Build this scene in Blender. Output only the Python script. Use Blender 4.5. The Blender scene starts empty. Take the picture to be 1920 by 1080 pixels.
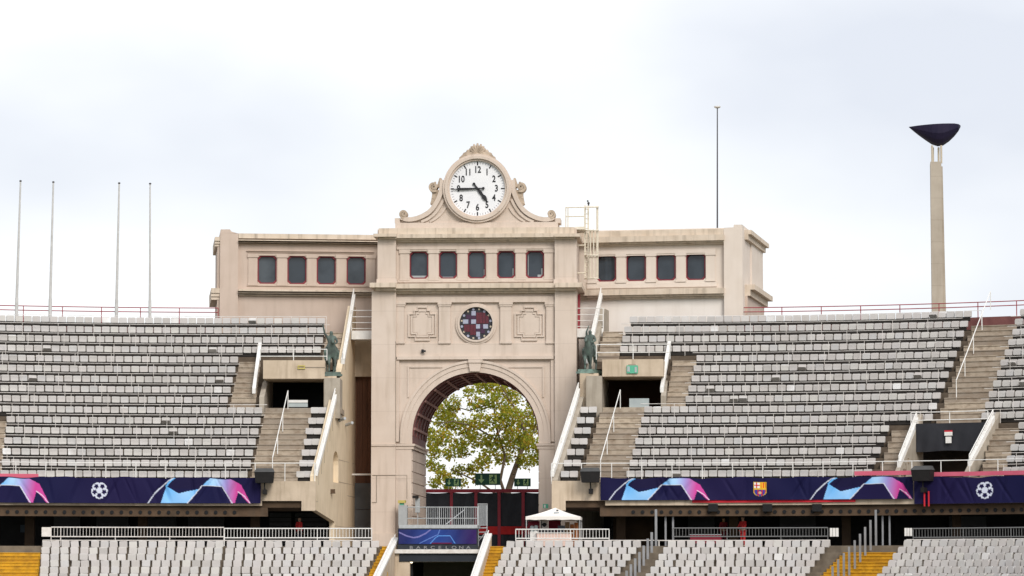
import bpy, bmesh, math, random
from mathutils import Vector, Matrix
random.seed(7)
R = math.radians
scene = bpy.context.scene
COL = scene.collection

# ---------------------------------------------------------------- camera, sky, sun, exposure
F = 6200.0            # focal length in pixels of the 1920 wide photograph
ZC = 6.0              # camera height above the pitch
PITCH = math.atan(540.0 / F)
cd = bpy.data.cameras.new('camera'); cam = bpy.data.objects.new('camera', cd); COL.objects.link(cam)
cd.sensor_width = 36.0; cd.lens = 36.0 * F / 1920.0
cd.clip_start = 1.0; cd.clip_end = 6000.0
cam.location = (0, 0, ZC); cam.rotation_euler = (math.pi / 2 + PITCH, 0, 0)
scene.camera = cam

SUN_EL, SUN_AZ = R(34), R(160)        # compass style: 0 = +Y (away), 90 = +X
world = bpy.data.worlds.new('World'); scene.world = world; world.use_nodes = True
wn, wl = world.node_tree.nodes, world.node_tree.links
wn.clear()
wo = wn.new('ShaderNodeOutputWorld'); bg = wn.new('ShaderNodeBackground'); bg.inputs[1].default_value = 0.1
sky = wn.new('ShaderNodeTexSky'); sky.sky_type = 'NISHITA'; sky.sun_disc = False
sky.sun_elevation = SUN_EL; sky.sun_rotation = SUN_AZ
tc = wn.new('ShaderNodeTexCoord'); mp = wn.new('ShaderNodeMapping')
mp.inputs['Scale'].default_value = (1.0, 1.0, 1.9); mp.inputs['Rotation'].default_value = (0, R(9), 0)
wl.new(tc.outputs['Generated'], mp.inputs['Vector'])
nz = wn.new('ShaderNodeTexNoise'); nz.inputs['Scale'].default_value = 4.5; nz.inputs['Detail'].default_value = 5; nz.inputs['Roughness'].default_value = 0.42
mp.inputs['Location'].default_value = (6.3, 3.1, 0.8)
wl.new(mp.outputs['Vector'], nz.inputs['Vector'])
cr = wn.new('ShaderNodeValToRGB')
cr.color_ramp.elements[0].position = 0.36; cr.color_ramp.elements[0].color = (5.1, 5.3, 5.8, 1)
cr.color_ramp.elements[1].position = 0.68; cr.color_ramp.elements[1].color = (8.0, 8.0, 8.0, 1)
e = cr.color_ramp.elements.new(0.5); e.color = (6.5, 6.6, 6.8, 1)
wl.new(nz.outputs['Fac'], cr.inputs['Fac'])
mx = wn.new('ShaderNodeMix'); mx.data_type = 'RGBA'; mx.inputs[0].default_value = 0.93
wl.new(sky.outputs[0], mx.inputs[6]); wl.new(cr.outputs[0], mx.inputs[7])
wl.new(mx.outputs[2], bg.inputs[0]); wl.new(bg.outputs[0], wo.inputs[0])

sd = bpy.data.lights.new('sun', 'SUN'); sd.energy = 1.5; sd.angle = R(24); sd.color = (1.0, 0.95, 0.88)
so = bpy.data.objects.new('sun', sd); COL.objects.link(so)
_d = Vector((math.sin(SUN_AZ) * math.cos(SUN_EL), math.cos(SUN_AZ) * math.cos(SUN_EL), math.sin(SUN_EL)))
so.rotation_euler = _d.to_track_quat('Z', 'Y').to_euler(); so.location = _d * 300
scene.view_settings.view_transform = 'Standard'; scene.view_settings.look = 'None'
scene.view_settings.exposure = 0.66; scene.view_settings.gamma = 1.0
scene.view_settings.use_curve_mapping = False

# ---------------------------------------------------------------- measuring helpers (photo pixels -> metres)
_fw = Vector((0, math.cos(PITCH), math.sin(PITCH))); _up = Vector((0, -math.sin(PITCH), math.cos(PITCH)))
CAM = Vector((0, 0, ZC))
def ray(px, py):
    return Vector(((px - 960) / F, 0, 0)) + _fw + _up * ((540 - py) / F)
def at(px, py, Y):
    d = ray(px, py); return CAM + d * (Y / d.y)
def proj(p):
    v = Vector(p) - CAM; w = v.dot(_fw)
    return 960 + F * v.x / w, 540 - F * v.dot(_up) / w
def zat(py, Y): return at(960, py, Y).z
class Fr:
    """a vertical working plane: u runs along it to the right, w away from the pitch"""
    def __init__(s, ox, oy, a):
        s.O = Vector((ox, oy, 0)); s.U = Vector((math.cos(a), -math.sin(a), 0)); s.N = Vector((math.sin(a), math.cos(a), 0)); s.a = a
    def P(s, u, w, z): return s.O + s.U * u + s.N * w + Vector((0, 0, z))
    def uz(s, px, py, w=0.0):
        d = ray(px, py); t = (w - s.N.dot(CAM - s.O)) / s.N.dot(d); p = CAM + d * t
        return (p - s.O).dot(s.U), p.z
WORLD = Fr(0, 0, 0)

# ---------------------------------------------------------------- mesh collecting
MATW = {}
class MB:
    def __init__(s): s.v = []; s.f = []; s.c = None
    def add(s, vs, fs):
        b = len(s.v); s.v += [Vector(p) for p in vs]; s.f += [tuple(b + i for i in f) for f in fs]; return s
    def hexa(s, p):
        return s.add(p, [(0, 3, 2, 1), (4, 5, 6, 7), (0, 1, 5, 4), (1, 2, 6, 5), (2, 3, 7, 6), (3, 0, 4, 7)])
    def box(s, fr, u0, u1, w0, w1, z0, z1):
        P = fr.P
        return s.hexa([P(u0, w0, z0), P(u1, w0, z0), P(u1, w1, z0), P(u0, w1, z0), P(u0, w0, z1), P(u1, w0, z1), P(u1, w1, z1), P(u0, w1, z1)])
    def pb(s, fr, x0, y0, x1, y1, w0, w1):
        """box whose front face covers the photo pixels x0,y0 .. x1,y1"""
        u0, z1 = fr.uz(x0, (y0), w0); u1, z0 = fr.uz(x1, (y1), w0)
        return s.box(fr, u0, u1, w0, w1, z0, z1)
    def prism(s, fr, poly, w0, w1):
        n = len(poly)
        vs = [fr.P(u, w0, z) for u, z in poly] + [fr.P(u, w1, z) for u, z in poly]
        fs = [tuple(range(n - 1, -1, -1)), tuple(range(n, 2 * n))] + [(i, (i + 1) % n, n + (i + 1) % n, n + i) for i in range(n)]
        return s.add(vs, fs)
    def ring(s, fr, outer, inner, w0, w1):
        n = len(outer)
        vs = [fr.P(u, w0, z) for u, z in outer] + [fr.P(u, w0, z) for u, z in inner] + [fr.P(u, w1, z) for u, z in outer] + [fr.P(u, w1, z) for u, z in inner]
        fs = []
        for i in range(n):
            j = (i + 1) % n
            fs += [(i, j, n + j, n + i), (2 * n + i, 3 * n + i, 3 * n + j, 2 * n + j), (i, 2 * n + i, 2 * n + j, j), (n + i, n + j, 3 * n + j, 3 * n + i)]
        return s.add(vs, fs)
    def tube(s, p, q, r, r2=None, n=6):
        p = Vector(p); q = Vector(q); r2 = r if r2 is None else r2
        d = (q - p).normalized(); a = d.orthogonal().normalized(); b = d.cross(a)
        vs = []
        for c, rr in ((p, r), (q, r2)):
            vs += [c + (a * math.cos(2 * math.pi * i / n) + b * math.sin(2 * math.pi * i / n)) * rr for i in range(n)]
        fs = [(i, (i + 1) % n, n + (i + 1) % n, n + i) for i in range(n)] + [tuple(range(n - 1, -1, -1)), tuple(range(n, 2 * n))]
        return s.add(vs, fs)
    def path(s, pts, r, n=6):
        for a, b in zip(pts, pts[1:]): s.tube(a, b, r, n=n)
        return s
    def loft(s, rings, close=True):
        m = len(rings[0]); b = len(s.v); vs = [p for r in rings for p in r]; fs = []
        for k in range(len(rings) - 1):
            for i in range(m):
                j = (i + 1) % m
                fs.append((k * m + i, k * m + j, (k + 1) * m + j, (k + 1) * m + i))
        if close: fs += [tuple(range(m - 1, -1, -1)), tuple((len(rings) - 1) * m + i for i in range(m))]
        return s.add(vs, fs)
    def ball(s, c, rx, ry, rz, n=8, m=6, M=None):
        c = Vector(c); rings = []
        for k in range(1, m):
            t = math.pi * k / m
            rg = [Vector((rx * math.sin(t) * math.cos(2 * math.pi * i / n), ry * math.sin(t) * math.sin(2 * math.pi * i / n), rz * math.cos(t))) for i in range(n)]
            rings.append([c + (M @ p if M else p) for p in rg])
        return s.loft(rings)
    def build(s, name, mat, parent=None, smooth=False, kind=None):
        lo = Vector((min(p.x for p in s.v), min(p.y for p in s.v), min(p.z for p in s.v)))
        hi = Vector((max(p.x for p in s.v), max(p.y for p in s.v), max(p.z for p in s.v)))
        base = Vector(((lo.x + hi.x) / 2, (lo.y + hi.y) / 2, lo.z))
        me = bpy.data.meshes.new(name)
        rot = MATW[parent].to_3x3() if parent is not None else Matrix.Identity(3)
        ri = rot.inverted()
        me.from_pydata([ri @ (p - base) for p in s.v], [], s.f)
        bm = bmesh.new(); bm.from_mesh(me); bmesh.ops.recalc_face_normals(bm, faces=bm.faces); bm.to_mesh(me); bm.free()
        if s.c is not None:
            ca = me.color_attributes.new('print', 'FLOAT_COLOR', 'POINT')
            for i, c in enumerate(s.c): ca.data[i].color = (c[0], c[1], c[2], 1)
        me.materials.append(mat)
        if smooth: me.shade_smooth()
        o = bpy.data.objects.new(name, me); COL.objects.link(o)
        if parent is None:
            o.location = base; MATW[o] = Matrix.Translation(base)
        else:
            o.parent = parent; o.location = MATW[parent].inverted() @ base
            MATW[o] = Matrix.Translation(base) @ rot.to_4x4()
        if kind: o['kind'] = kind
        return o
def tag(o, label, cat, group=None, kind=None):
    o['label'] = label; o['category'] = cat
    if group: o['group'] = group
    if kind: o['kind'] = kind
    return o
def thing(name, label, cat, loc, rz=0.0, group=None):
    o = bpy.data.objects.new(name, None); COL.objects.link(o); o.empty_display_size = 0.3
    o.location = loc; o.rotation_euler = (0, 0, rz)
    MATW[o] = Matrix.Translation(Vector(loc)) @ Matrix.Rotation(rz, 4, 'Z')
    return tag(o, label, cat, group)
def inst(name, mesh, Mw, parent=None):
    o = bpy.data.objects.new(name, mesh); COL.objects.link(o)
    if parent is None: o.matrix_world = Mw
    else:
        o.parent = parent; o.matrix_basis = MATW[parent].inverted() @ Mw
    MATW[o] = Mw.copy(); return o
def struct(o): o['kind'] = 'structure'; return o
def mesh_of(mb, name, mat):
    me = bpy.data.meshes.new(name); me.from_pydata([tuple(p) for p in mb.v], [], mb.f)
    bm = bmesh.new(); bm.from_mesh(me); bmesh.ops.recalc_face_normals(bm, faces=bm.faces); bm.to_mesh(me); bm.free()
    me.materials.append(mat); return me
def post_mat(p, q):
    """matrix that stretches a unit z bar from p to q"""
    p = Vector(p); q = Vector(q); d = q - p
    return Matrix.Translation(p) @ d.to_track_quat('Z', 'Y').to_matrix().to_4x4() @ Matrix.Diagonal((1, 1, d.length, 1))
def ordinal(n):
    one = ['zeroth', 'first', 'second', 'third', 'fourth', 'fifth', 'sixth', 'seventh', 'eighth', 'ninth', 'tenth', 'eleventh', 'twelfth', 'thirteenth',
           'fourteenth', 'fifteenth', 'sixteenth', 'seventeenth', 'eighteenth', 'nineteenth']
    if n < 20: return one[n]
    t = {2: 'twent', 3: 'thirt', 4: 'fort', 5: 'fift'}[n // 10]
    return t + 'ieth' if n % 10 == 0 else t + 'y-' + one[n % 10]

# ---------------------------------------------------------------- materials
def pm(name, c, c2=None, scale=1.5, rough=0.75, metal=0.0, streak=0.0, streak_c=(0.08, 0.065, 0.05), rnd=None, island=False, bump=0.0, spec=0.3, joints=None, jk=0.35, stretch=(1, 1, 1)):
    m = bpy.data.materials.new(name); m.use_nodes = True
    N, L = m.node_tree.nodes, m.node_tree.links
    b = N['Principled BSDF']; b.inputs['Roughness'].default_value = rough; b.inputs['Metallic'].default_value = metal
    b.inputs['Specular IOR Level'].default_value = spec
    geo = N.new('ShaderNodeNewGeometry')
    def noise(sc, det=5, vec=None):
        n = N.new('ShaderNodeTexNoise'); n.inputs['Scale'].default_value = sc; n.inputs['Detail'].default_value = det
        L.new(vec or geo.outputs['Position'], n.inputs['Vector']); return n.outputs['Fac']
    def ramp(f, p0, p1, a=(0, 0, 0, 1), b_=(1, 1, 1, 1)):
        r = N.new('ShaderNodeValToRGB'); r.color_ramp.elements[0].position = p0; r.color_ramp.elements[1].position = p1
        r.color_ramp.elements[0].color = a; r.color_ramp.elements[1].color = b_
        L.new(f, r.inputs[0]); return r.outputs[0]
    def mix(f, a, b_):
        x = N.new('ShaderNodeMix'); x.data_type = 'RGBA'
        if isinstance(f, float): x.inputs[0].default_value = f
        else: L.new(f, x.inputs[0])
        for sock, v in ((x.inputs[6], a), (x.inputs[7], b_)):
            if isinstance(v, tuple): sock.default_value = (*v[:3], 1)
            else: L.new(v, sock)
        return x.outputs[2]
    vec = None
    if stretch != (1, 1, 1):
        q = N.new('ShaderNodeMapping'); q.inputs['Scale'].default_value = stretch; L.new(geo.outputs['Position'], q.inputs['Vector']); vec = q.outputs['Vector']
    col = c
    if rnd is not None:                       # list of (position, colour): one tone for each object or island
        src = geo.outputs['Random Per Island'] if island else N.new('ShaderNodeObjectInfo').outputs['Random']
        r = N.new('ShaderNodeValToRGB'); els = r.color_ramp.elements
        els[0].position = rnd[0][0]; els[0].color = (*rnd[0][1], 1); els[1].position = rnd[-1][0]; els[1].color = (*rnd[-1][1], 1)
        for p, cc in rnd[1:-1]: els.new(p).color = (*cc, 1)
        L.new(src, r.inputs[0]); col = r.outputs[0]
        if c2 is not None: col = mix(ramp(noise(scale, 5, vec), 0.45, 0.75), col, c2)
    elif c2 is not None: col = mix(ramp(noise(scale, 6, vec), 0.33, 0.7), c, c2)
    if streak > 0:
        q = N.new('ShaderNodeMapping'); q.inputs['Scale'].default_value = (2.2, 2.2, 0.22); L.new(geo.outputs['Position'], q.inputs['Vector'])
        k = ramp(noise(1.6, 6, q.outputs['Vector']), 0.5, 0.78)
        mul = N.new('ShaderNodeMath'); mul.operation = 'MULTIPLY'; L.new(k, mul.inputs[0]); mul.inputs[1].default_value = streak
        col = mix(mul.outputs[0], col, streak_c)
    if joints:
        sep = N.new('ShaderNodeSeparateXYZ'); L.new(geo.outputs['Position'], sep.inputs[0])
        md = N.new('ShaderNodeMath'); md.operation = 'FRACT'; dv = N.new('ShaderNodeMath'); dv.operation = 'DIVIDE'; L.new(sep.outputs['Z'], dv.inputs[0]); dv.inputs[1].default_value = joints
        L.new(dv.outputs[0], md.inputs[0]); lt = N.new('ShaderNodeMath'); lt.operation = 'LESS_THAN'; L.new(md.outputs[0], lt.inputs[0]); lt.inputs[1].default_value = 0.03 / joints
        ml = N.new('ShaderNodeMath'); ml.operation = 'MULTIPLY'; L.new(lt.outputs[0], ml.inputs[0]); ml.inputs[1].default_value = jk
        col = mix(ml.outputs[0], col, (0.16, 0.12, 0.09))
    if isinstance(col, tuple): b.inputs['Base Color'].default_value = (*col[:3], 1)
    else: L.new(col, b.inputs['Base Color'])
    if bump > 0:
        bp = N.new('ShaderNodeBump'); bp.inputs['Strength'].default_value = bump; bp.inputs['Distance'].default_value = 0.02
        L.new(noise(14, 6), bp.inputs['Height']); L.new(bp.outputs[0], b.inputs['Normal'])
    return m
def emis(name, c, st):
    m = bpy.data.materials.new(name); m.use_nodes = True; b = m.node_tree.nodes['Principled BSDF']
    b.inputs['Base Color'].default_value = (*c, 1); b.inputs['Emission Color'].default_value = (*c, 1); b.inputs['Emission Strength'].default_value = st
    return m
def printed(name, rough=0.55, spec=0.25):
    m = bpy.data.materials.new(name); m.use_nodes = True; N, L = m.node_tree.nodes, m.node_tree.links
    a = N.new('ShaderNodeVertexColor'); a.layer_name = 'print'; b = N['Principled BSDF']
    L.new(a.outputs['Color'], b.inputs['Base Color']); b.inputs['Roughness'].default_value = rough; b.inputs['Specular IOR Level'].default_value = spec
    return m
M = dict(
    beige=pm('beige_render', (0.64, 0.54, 0.465), (0.59, 0.49, 0.415), 0.9, 0.85, streak=0.4, streak_c=(0.38, 0.3, 0.23), bump=0.2, joints=1.93, jk=0.16),
    beige_left=pm('pink_render', (0.575, 0.465, 0.395), (0.525, 0.42, 0.35), 0.8, 0.85, streak=0.22, streak_c=(0.32, 0.24, 0.18), bump=0.15),
    beige_pale=pm('pale_render', (0.71, 0.625, 0.555), (0.655, 0.565, 0.49), 0.8, 0.85, streak=0.12, streak_c=(0.36, 0.29, 0.22), bump=0.15),
    white_render=pm('whitish_render', (0.83, 0.775, 0.73), (0.78, 0.715, 0.66), 0.8, 0.85, streak=0.12, streak_c=(0.4, 0.33, 0.27), bump=0.15),
    cornice=pm('weathered_stone', (0.66, 0.56, 0.46), (0.57, 0.47, 0.37), 1.6, 0.9, streak=0.6, streak_c=(0.2, 0.16, 0.12), bump=0.25),
    stone=pm('carved_stone', (0.56, 0.45, 0.35), (0.36, 0.28, 0.21), 2.8, 0.9, streak=0.5, streak_c=(0.2, 0.16, 0.12), bump=0.3),
    concrete=pm('board_marked_concrete', (0.60, 0.49, 0.375), (0.48, 0.385, 0.285), 1.2, 0.9, streak=0.5, streak_c=(0.2, 0.14, 0.09), bump=0.3),
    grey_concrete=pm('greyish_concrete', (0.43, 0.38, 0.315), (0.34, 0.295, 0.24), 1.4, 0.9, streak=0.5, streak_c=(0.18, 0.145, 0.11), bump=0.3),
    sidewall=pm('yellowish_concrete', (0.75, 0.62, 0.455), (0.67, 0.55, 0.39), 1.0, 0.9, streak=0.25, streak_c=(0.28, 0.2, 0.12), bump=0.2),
    step=pm('worn_shaded_concrete_step', (0.115, 0.088, 0.065), (0.075, 0.057, 0.042), 2.4, 0.95, streak=0.55, streak_c=(0.12, 0.09, 0.065), bump=0.3, stretch=(1, 1, 2)),  # much darker than the stair concrete, to carry the shade between seat rows
    stair=pm('tan_stair_concrete', (0.40, 0.32, 0.24), (0.25, 0.19, 0.14), 2.6, 0.95, streak=0.3, streak_c=(0.15, 0.11, 0.08), bump=0.3, stretch=(1, 1, 2), rnd=[(0.0, (0.26, 0.215, 0.175)), (0.35, (0.34, 0.285, 0.23)), (0.7, (0.40, 0.335, 0.265)), (1.0, (0.47, 0.395, 0.31))]),
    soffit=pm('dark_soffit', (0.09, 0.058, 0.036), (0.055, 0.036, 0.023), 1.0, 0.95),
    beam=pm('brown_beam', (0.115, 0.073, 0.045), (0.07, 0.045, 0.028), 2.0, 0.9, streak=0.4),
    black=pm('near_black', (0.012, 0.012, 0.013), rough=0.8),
    dark=pm('dark_interior', (0.035, 0.034, 0.033), (0.022, 0.02, 0.02), 0.8, 0.9),  # wall colour kept dark to stand in for deep concourse shade
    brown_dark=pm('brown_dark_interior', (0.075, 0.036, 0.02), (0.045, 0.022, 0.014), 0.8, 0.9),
    maroon=pm('maroon_paint', (0.19, 0.075, 0.068), (0.14, 0.052, 0.05), 2.0, 0.7),
    maroon_rib=pm('faded_maroon_paint', (0.42, 0.25, 0.22), (0.34, 0.18, 0.16), 3.0, 0.75),
    red=pm('red_paint', (0.30, 0.025, 0.045), (0.23, 0.02, 0.035), 2.0, 0.5),
    redrail=pm('red_rail_paint', (0.36, 0.05, 0.07), (0.27, 0.04, 0.05), 2.0, 0.5),
    frame=pm('window_frame_red', (0.23, 0.028, 0.04), (0.16, 0.02, 0.03), 3.0, 0.5),
    glass=pm('dark_window_glass', (0.035, 0.048, 0.062), (0.02, 0.028, 0.038), 0.9, 0.1, spec=0.5, rnd=[(0.0, (0.028, 0.038, 0.05)), (0.5, (0.042, 0.055, 0.07)), (1.0, (0.065, 0.08, 0.094))]),  # tones vary by pane and patch, imitating differing reflections
    white=pm('white_paint', (0.80, 0.79, 0.77), (0.7, 0.68, 0.65), 4.0, 0.5),
    cream=pm('cream_ladder_paint', (0.74, 0.68, 0.57), (0.64, 0.57, 0.46), 4.0, 0.5),
    rail=pm('pale_steel_rail', (0.74, 0.71, 0.68), (0.60, 0.55, 0.51), 5.0, 0.5),
    galv=pm('galvanised_steel', (0.52, 0.53, 0.54), (0.40, 0.41, 0.42), 6.0, 0.42, metal=0.35),
    pole=pm('grey_white_pole', (0.58, 0.57, 0.56), (0.48, 0.47, 0.46), 3.0, 0.5),
    mast=pm('dark_mast', (0.07, 0.065, 0.07), rough=0.5),
    seat=pm('grey_seat_plastic', (0.5, 0.48, 0.47), (0.48, 0.45, 0.43), 1.1, 0.55, rnd=[(0.0, (0.42, 0.40, 0.385)), (0.25, (0.53, 0.495, 0.48)), (0.45, (0.495, 0.485, 0.485)), (0.65, (0.55, 0.53, 0.50)), (0.85, (0.50, 0.475, 0.47)), (0.984, (0.58, 0.555, 0.535)), (0.99, (0.72, 0.71, 0.71)), (1.0, (0.78, 0.77, 0.77))]),
    shade_and_bracket=pm('dark_shade_and_bracket', (0.03, 0.026, 0.023), (0.02, 0.017, 0.015), 2.0, 0.8),  # near-black tone puts the shade of the row gaps into the colour
    yellow=pm('yellow_step_paint', (0.5, 0.265, 0.012), (0.33, 0.165, 0.012), 2.2, 0.7, streak=0.35, streak_c=(0.17, 0.085, 0.012), rnd=[(0.0, (0.46, 0.235, 0.012)), (0.5, (0.54, 0.29, 0.012)), (1.0, (0.60, 0.33, 0.014))]),
    lowstep=pm('lower_step_concrete', (0.2, 0.165, 0.125), (0.13, 0.105, 0.08), 2.0, 0.9),
    bronze=pm('green_bronze', (0.08, 0.095, 0.088), (0.13, 0.18, 0.155), 3.2, 0.6, metal=0.25, streak=0.6, streak_c=(0.045, 0.05, 0.045)),
    verdigris=pm('pale_verdigris', (0.21, 0.31, 0.265), (0.12, 0.16, 0.14), 4.0, 0.7),
    tower=pm('tower_concrete', (0.44, 0.385, 0.315), (0.36, 0.31, 0.25), 0.8, 0.9, streak=0.35, streak_c=(0.25, 0.2, 0.15), bump=0.2, joints=1.55),
    bowl=pm('dark_blue_metal', (0.012, 0.011, 0.032), (0.02, 0.014, 0.04), 1.0, 0.45, metal=0.3),
    brass=pm('pale_brass', (0.55, 0.47, 0.36), rough=0.4, metal=0.4),
    face=pm('clock_white', (0.83, 0.83, 0.85), (0.78, 0.78, 0.81), 2.0, 0.35),
    ink=pm('clock_black', (0.02, 0.02, 0.024), rough=0.5),
    dimletter=pm('dim_lettering', (0.2, 0.2, 0.21), rough=0.5), inkgrey=pm('clock_grey', (0.25, 0.25, 0.28), rough=0.5),
    panel=pm('black_mesh_panel', (0.014, 0.017, 0.024), (0.022, 0.027, 0.036), 1.2, 0.6),
    green=pm('exit_green', (0.012, 0.10, 0.06), (0.01, 0.08, 0.05), 3.0, 0.5),
    lime=pm('exit_symbol', (0.42, 0.68, 0.30), rough=0.5),
    mint=pm('exit_mint', (0.10, 0.42, 0.27), rough=0.5),
    bark=pm('plane_bark', (0.17, 0.125, 0.085), (0.09, 0.062, 0.042), 3.0, 0.95, bump=0.4),
    leaf=pm('plane_leaf', (0.1, 0.1, 0.02), (0.22, 0.28, 0.035), 0.8, rough=0.6, island=True, rnd=[(0.0, (0.24, 0.31, 0.035)), (0.35, (0.42, 0.45, 0.05)), (0.62, (0.56, 0.52, 0.06)), (0.86, (0.64, 0.47, 0.06)), (0.96, (0.46, 0.24, 0.03)), (1.0, (0.25, 0.12, 0.025))]),
    speaker=pm('speaker_black', (0.014, 0.012, 0.012), (0.009, 0.008, 0.008), 3.0, 0.75),
    speaker_top=pm('speaker_grey', (0.07, 0.07, 0.07), (0.05, 0.05, 0.05), 3.0, 0.7),
    wood=pm('brown_boards', (0.15, 0.066, 0.035), (0.095, 0.04, 0.022), 1.5, 0.7, stretch=(3, 3, 0.3)),
    grey_panel=pm('grey_sheet', (0.105, 0.105, 0.108), (0.08, 0.08, 0.082), 1.0, 0.6),
    tent=pm('tent_cloth', (0.83, 0.79, 0.74), (0.78, 0.74, 0.69), 1.5, 0.8),
    pink=pm('pale_pink_cloth', (0.74, 0.54, 0.46), (0.68, 0.5, 0.43), 2.0, 0.8),
    bin=pm('grey_cabinet', (0.4, 0.42, 0.43), (0.33, 0.35, 0.36), 3.0, 0.6),
    yell2=pm('sign_yellow', (0.5, 0.42, 0.12), rough=0.6),
    cable=pm('cable', (0.30, 0.25, 0.2), rough=0.7),
    skin=pm('skin', (0.42, 0.25, 0.17), rough=0.6), hair=pm('dark_hair', (0.02, 0.015, 0.012), rough=0.7),
    redcloth=pm('red_jacket', (0.48, 0.022, 0.022), (0.36, 0.015, 0.018), 4.0, 0.8), darkred=pm('dark_red_shirt', (0.19, 0.016, 0.03), rough=0.8),
    navy=pm('navy_cloth', (0.018, 0.02, 0.035), rough=0.85),
    claret=pm('claret_glass', (0.12, 0.014, 0.025), (0.085, 0.01, 0.02), 6.0, 0.25, spec=0.5), pale_glass=pm('pale_glass', (0.38, 0.40, 0.5), (0.31, 0.32, 0.43), 4.0, 0.25, spec=0.5),
    plum=pm('plum_glass', (0.05, 0.014, 0.045), rough=0.25, spec=0.5), lead=pm('lead', (0.03, 0.03, 0.038), rough=0.5),
    grass=pm('pitch_grass', (0.055, 0.09, 0.025), (0.04, 0.07, 0.02), 0.3, 0.95), paving=pm('plaza_paving', (0.3, 0.27, 0.23), (0.24, 0.21, 0.18), 0.6, 0.9),
    concourse=pm('concourse_floor', (0.13, 0.12, 0.11), (0.09, 0.085, 0.08), 0.6, 0.9),
    screen=pm('blue_box', (0.05, 0.075, 0.1), rough=0.4), lampglow=emis('fluorescent_tube', (1.0, 0.88, 0.42), 6.0),
    lampdim=emis('small_work_lamp', (1.0, 0.86, 0.6), 1.6),
    clear=pm('frosted_panel', (0.42, 0.47, 0.47), (0.36, 0.4, 0.41), 2.0, 0.25),
    post=pm('grey_divider_plate', (0.33, 0.33, 0.345), (0.26, 0.26, 0.27), 2.0, 0.4, metal=0.3),
    cloth=printed('banner_print', 0.7, 0.12), drape=pm('black_drape', (0.02, 0.021, 0.027), (0.028, 0.029, 0.036), 1.0, 0.75),
    pinkstrip=pm('pink_cloth_strip', (0.62, 0.13, 0.20), (0.55, 0.10, 0.16), 1.0, 0.8), redstrip=pm('red_cloth_strip', (0.62, 0.025, 0.04), (0.5, 0.02, 0.035), 1.0, 0.8),
)
M['seat_mass'] = pm('grey_seat_plastic_rows', (0.5, 0.48, 0.47), (0.48, 0.45, 0.43), 1.1, 0.55, island=True, rnd=[(0.0, (0.42, 0.40, 0.385)), (0.25, (0.53, 0.495, 0.48)), (0.45, (0.495, 0.485, 0.485)), (0.65, (0.55, 0.53, 0.50)), (0.85, (0.50, 0.475, 0.47)), (0.984, (0.58, 0.555, 0.535)), (0.99, (0.72, 0.71, 0.71)), (1.0, (0.78, 0.77, 0.77))])
def translucent(m, w):
    N, L = m.node_tree.nodes, m.node_tree.links; b = N['Principled BSDF']; t = N.new('ShaderNodeBsdfTranslucent'); x = N.new('ShaderNodeMixShader'); x.inputs[0].default_value = w
    src = b.inputs['Base Color'].links[0].from_socket; L.new(src, t.inputs[0]); L.new(b.outputs[0], x.inputs[1]); L.new(t.outputs[0], x.inputs[2]); L.new(x.outputs[0], N['Material Output'].inputs[0])
translucent(M['leaf'], 0.65)
UNIT_POST = MB().box(WORLD, -0.5, 0.5, -0.5, 0.5, 0, 1)
def unit_mesh(name, mat, t, n=4):
    mb = MB(); mb.tube((0, 0, 0), (0, 0, 1), t, n=n); return mesh_of(mb, name, mat)
BAR = {k: unit_mesh('bar_' + k, M[k], 0.5, 6) for k in ('rail', 'white', 'redrail', 'galv', 'cream')}
def bar(name, p, q, d, kind, parent=None):
    Mx = post_mat(p, q) @ Matrix.Diagonal((d, d, 1, 1)); return inst(name, BAR[kind], Mx, parent)
def text_mesh(s, size, mat, depth=0.01, bold=0.0):
    cu = bpy.data.curves.new('lettering', 'FONT'); cu.body = s; cu.size = size; cu.align_x = 'CENTER'; cu.align_y = 'CENTER'; cu.extrude = depth; cu.offset = bold; cu.resolution_u = 3
    o = bpy.data.objects.new('lettering', cu); COL.objects.link(o)
    bpy.context.view_layer.update()
    me = bpy.data.meshes.new_from_object(o.evaluated_get(bpy.context.evaluated_depsgraph_get()))
    bpy.data.objects.remove(o); bpy.data.curves.remove(cu)
    me.materials.clear(); me.materials.append(mat); return me
def face_mat(fr, u, w, z, sx=1.0, sz=1.0):
    """matrix that stands flat lettering (xy) up on a frame, readable from the pitch"""
    Mx = Matrix.Identity(4)
    Mx.col[0][:3] = fr.U * sx; Mx.col[1][:3] = Vector((0, 0, sz)); Mx.col[2][:3] = -fr.N; Mx.translation = fr.P(u, w, z); return Mx

# ================================================================ ground
ZF = ZC + 1.55                       # level of the concourse and of the plaza behind the gate
gr = MB(); gr.add([(-3000, -3000, 0), (3000, -3000, 0), (3000, 3000, 0), (-3000, 3000, 0)], [(0, 1, 2, 3)])
g_ = struct(gr.build('ground', M['grass'])); g_['label'] = 'ground and pitch of the stadium'
pl = MB(); pl.box(WORLD, -90, 90, 181.0, 330, 0.004, ZF); struct(pl.build('plaza', M['paving']))

# ================================================================ the gate building
Y0 = 190.5
G = Fr((895 - 960) / F * Y0, Y0, R(3.5))
gate = thing('gate_building', 'beige monumental gate building with round arch, windowed wings and scrolled clock gable', 'gate', G.P(0, 4, 0), -G.a)
def up(px, w=0.0): return G.uz(px, 700, w)[0]
def zp(py, px=895, w=0.0): return G.uz(px, py, w)[1]
DEPTH = 9.0
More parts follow.
